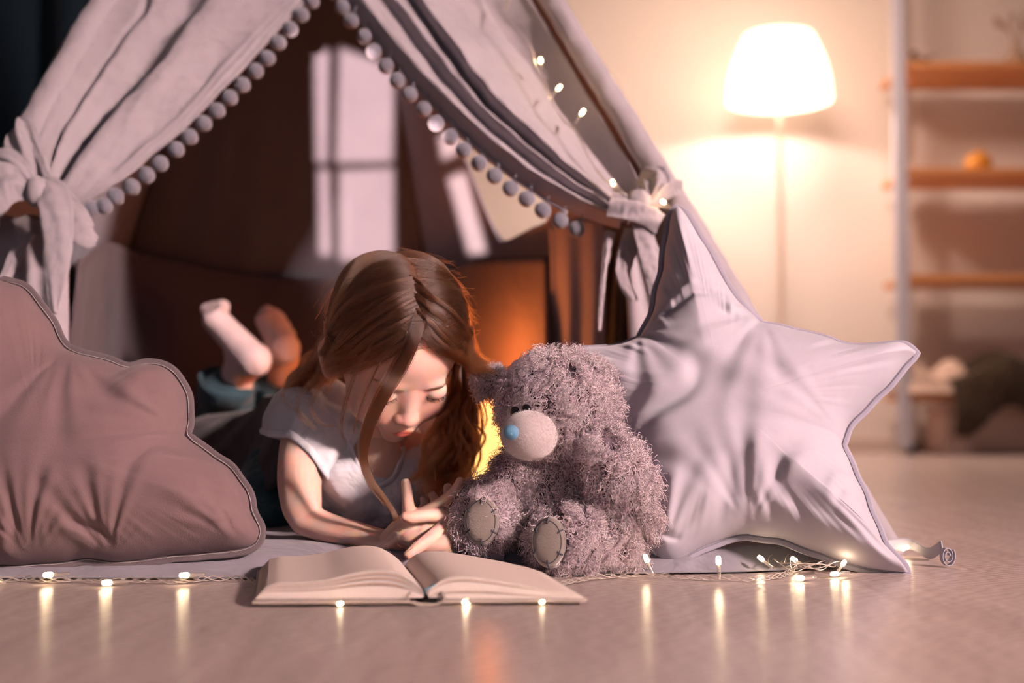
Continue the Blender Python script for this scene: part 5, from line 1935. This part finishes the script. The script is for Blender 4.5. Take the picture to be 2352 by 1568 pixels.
# image-right: the front lock that sweeps over the temple, and wavy ends
for k in range(26):
    x = 955 + rng.random() * 130
    y = 1100 + rng.random() * 60 - (abs(x - 1010) * .3)
    x0 = 1045 + rng.random() * 42
    S.append(lock(70, [rt(1.0 + rng.random() * .6, 1.45, 1, .010)], [(x0, 868 + rng.random() * 30, 1.52 + rng.random() * .03), (x0 - 12 + rng.normal() * 10, 930, 1.505 + rng.random() * .04), (.5 * (x0 + x) + 12 * rng.normal(), 1010, 1.475 + rng.random() * .05), (x + 8 * rng.normal(), 1075, 1.475 + rng.random() * .04), (x - 20 + rng.normal() * 8, y, 1.475 + rng.random() * .03)], .0036, .0022, (.0055, 14 + rng.random() * 6), seed=k))
# loose loops on the shoulder, image left
for gp in ([(705, 850, 1.53), (668, 890, 1.53), (662, 920, 1.53), (700, 950, 1.52), (760, 1000, 1.51), (800, 995, 1.50)],
           [(730, 860, 1.52), (692, 905, 1.52), (690, 950, 1.52), (735, 985, 1.51), (790, 990, 1.50)],
           [(720, 830, 1.55), (680, 860, 1.56), (645, 900, 1.56), (630, 925, 1.56)],
           [(740, 880, 1.52), (720, 930, 1.52), (745, 970, 1.51), (790, 975, 1.50)]):
    S.append(lock(26, [rt(1.2, 1.3, -1, .01)], gp, .003, .004, (.002, 5)))
# image-right outer flick
S.append(lock(260, [rt(.8, .9, 1, .012)], [(1075, 830, 1.46), (1105, 835, 1.46), (1130, 848, 1.46)], .004, .006, (.001, 4)))
for gp in ([(1100, 880, 1.5), (1110, 960, 1.5), (1104, 1030, 1.5), (1080, 1055, 1.5), (1060, 1060, 1.5)], [(1098, 890, 1.5), (1116, 970, 1.5), (1100, 1010, 1.5), (1068, 1040, 1.5)], [(1090, 900, 1.5), (1104, 960, 1.5), (1090, 1035, 1.5), (1062, 1085, 1.5)]):
    S.append(lock(50, [rt(1.3, 1.3, 1, .01)], gp, .003, .0022, (.003, 11)))
# flyaways
fly = []
for _ in range(420):
    side = 1 if rng.random() < .6 else -1
    th0 = rng.uniform(.5, 2.9); ph0 = rng.uniform(0, .9); K = 30
    ph = np.linspace(ph0, ph0 + rng.uniform(.4, 1.3), K)
    lf = .006 + rng.random() * .020 * np.linspace(0, 1, K) ** 1.5
    q = tow(skull(th0 + .3 * rng.normal() * np.linspace(0, 1, K), ph, side, lf))
    q = q + np.cumsum(rng.normal(size=(K, 3)) * .0004, 0)
    fly.append(q)
S.append(np.stack(fly))
# groups have different lengths: resample nothing, the curve object takes each length
# keep strands off the face: the front of each strand set must not cross below the hair line
cap = []
for i in range(30):
    ph = i / 29 * 1.35
    cap.append(ph)
capm = MB()
nth, nph = 60, 30
for side in (-1, 1):
    V = []
    for i in range(nth):
        for j in range(nph):
            ph = j / (nph - 1) * 1.38
            th = hairline(ph) + .14 + (math.pi * .98 - hairline(ph) - .14) * i / (nth - 1)
            V.append(Vector(tow(skull(np.array([th]), np.array([ph]), side, np.array([-.0015 + .0015 * min(1, i / 6)])))[0]))
    F = [(i * nph + j, (i + 1) * nph + j, (i + 1) * nph + j + 1, i * nph + j + 1) for i in range(nth - 1) for j in range(nph - 1)]
    capm.add(V, F)
hr = hairs('hair', S, .00010, .000045, M_HAIR, girl)
capm.build('scalp_hair', plain('hair_roots', (.11, .048, .026), .6), hr)
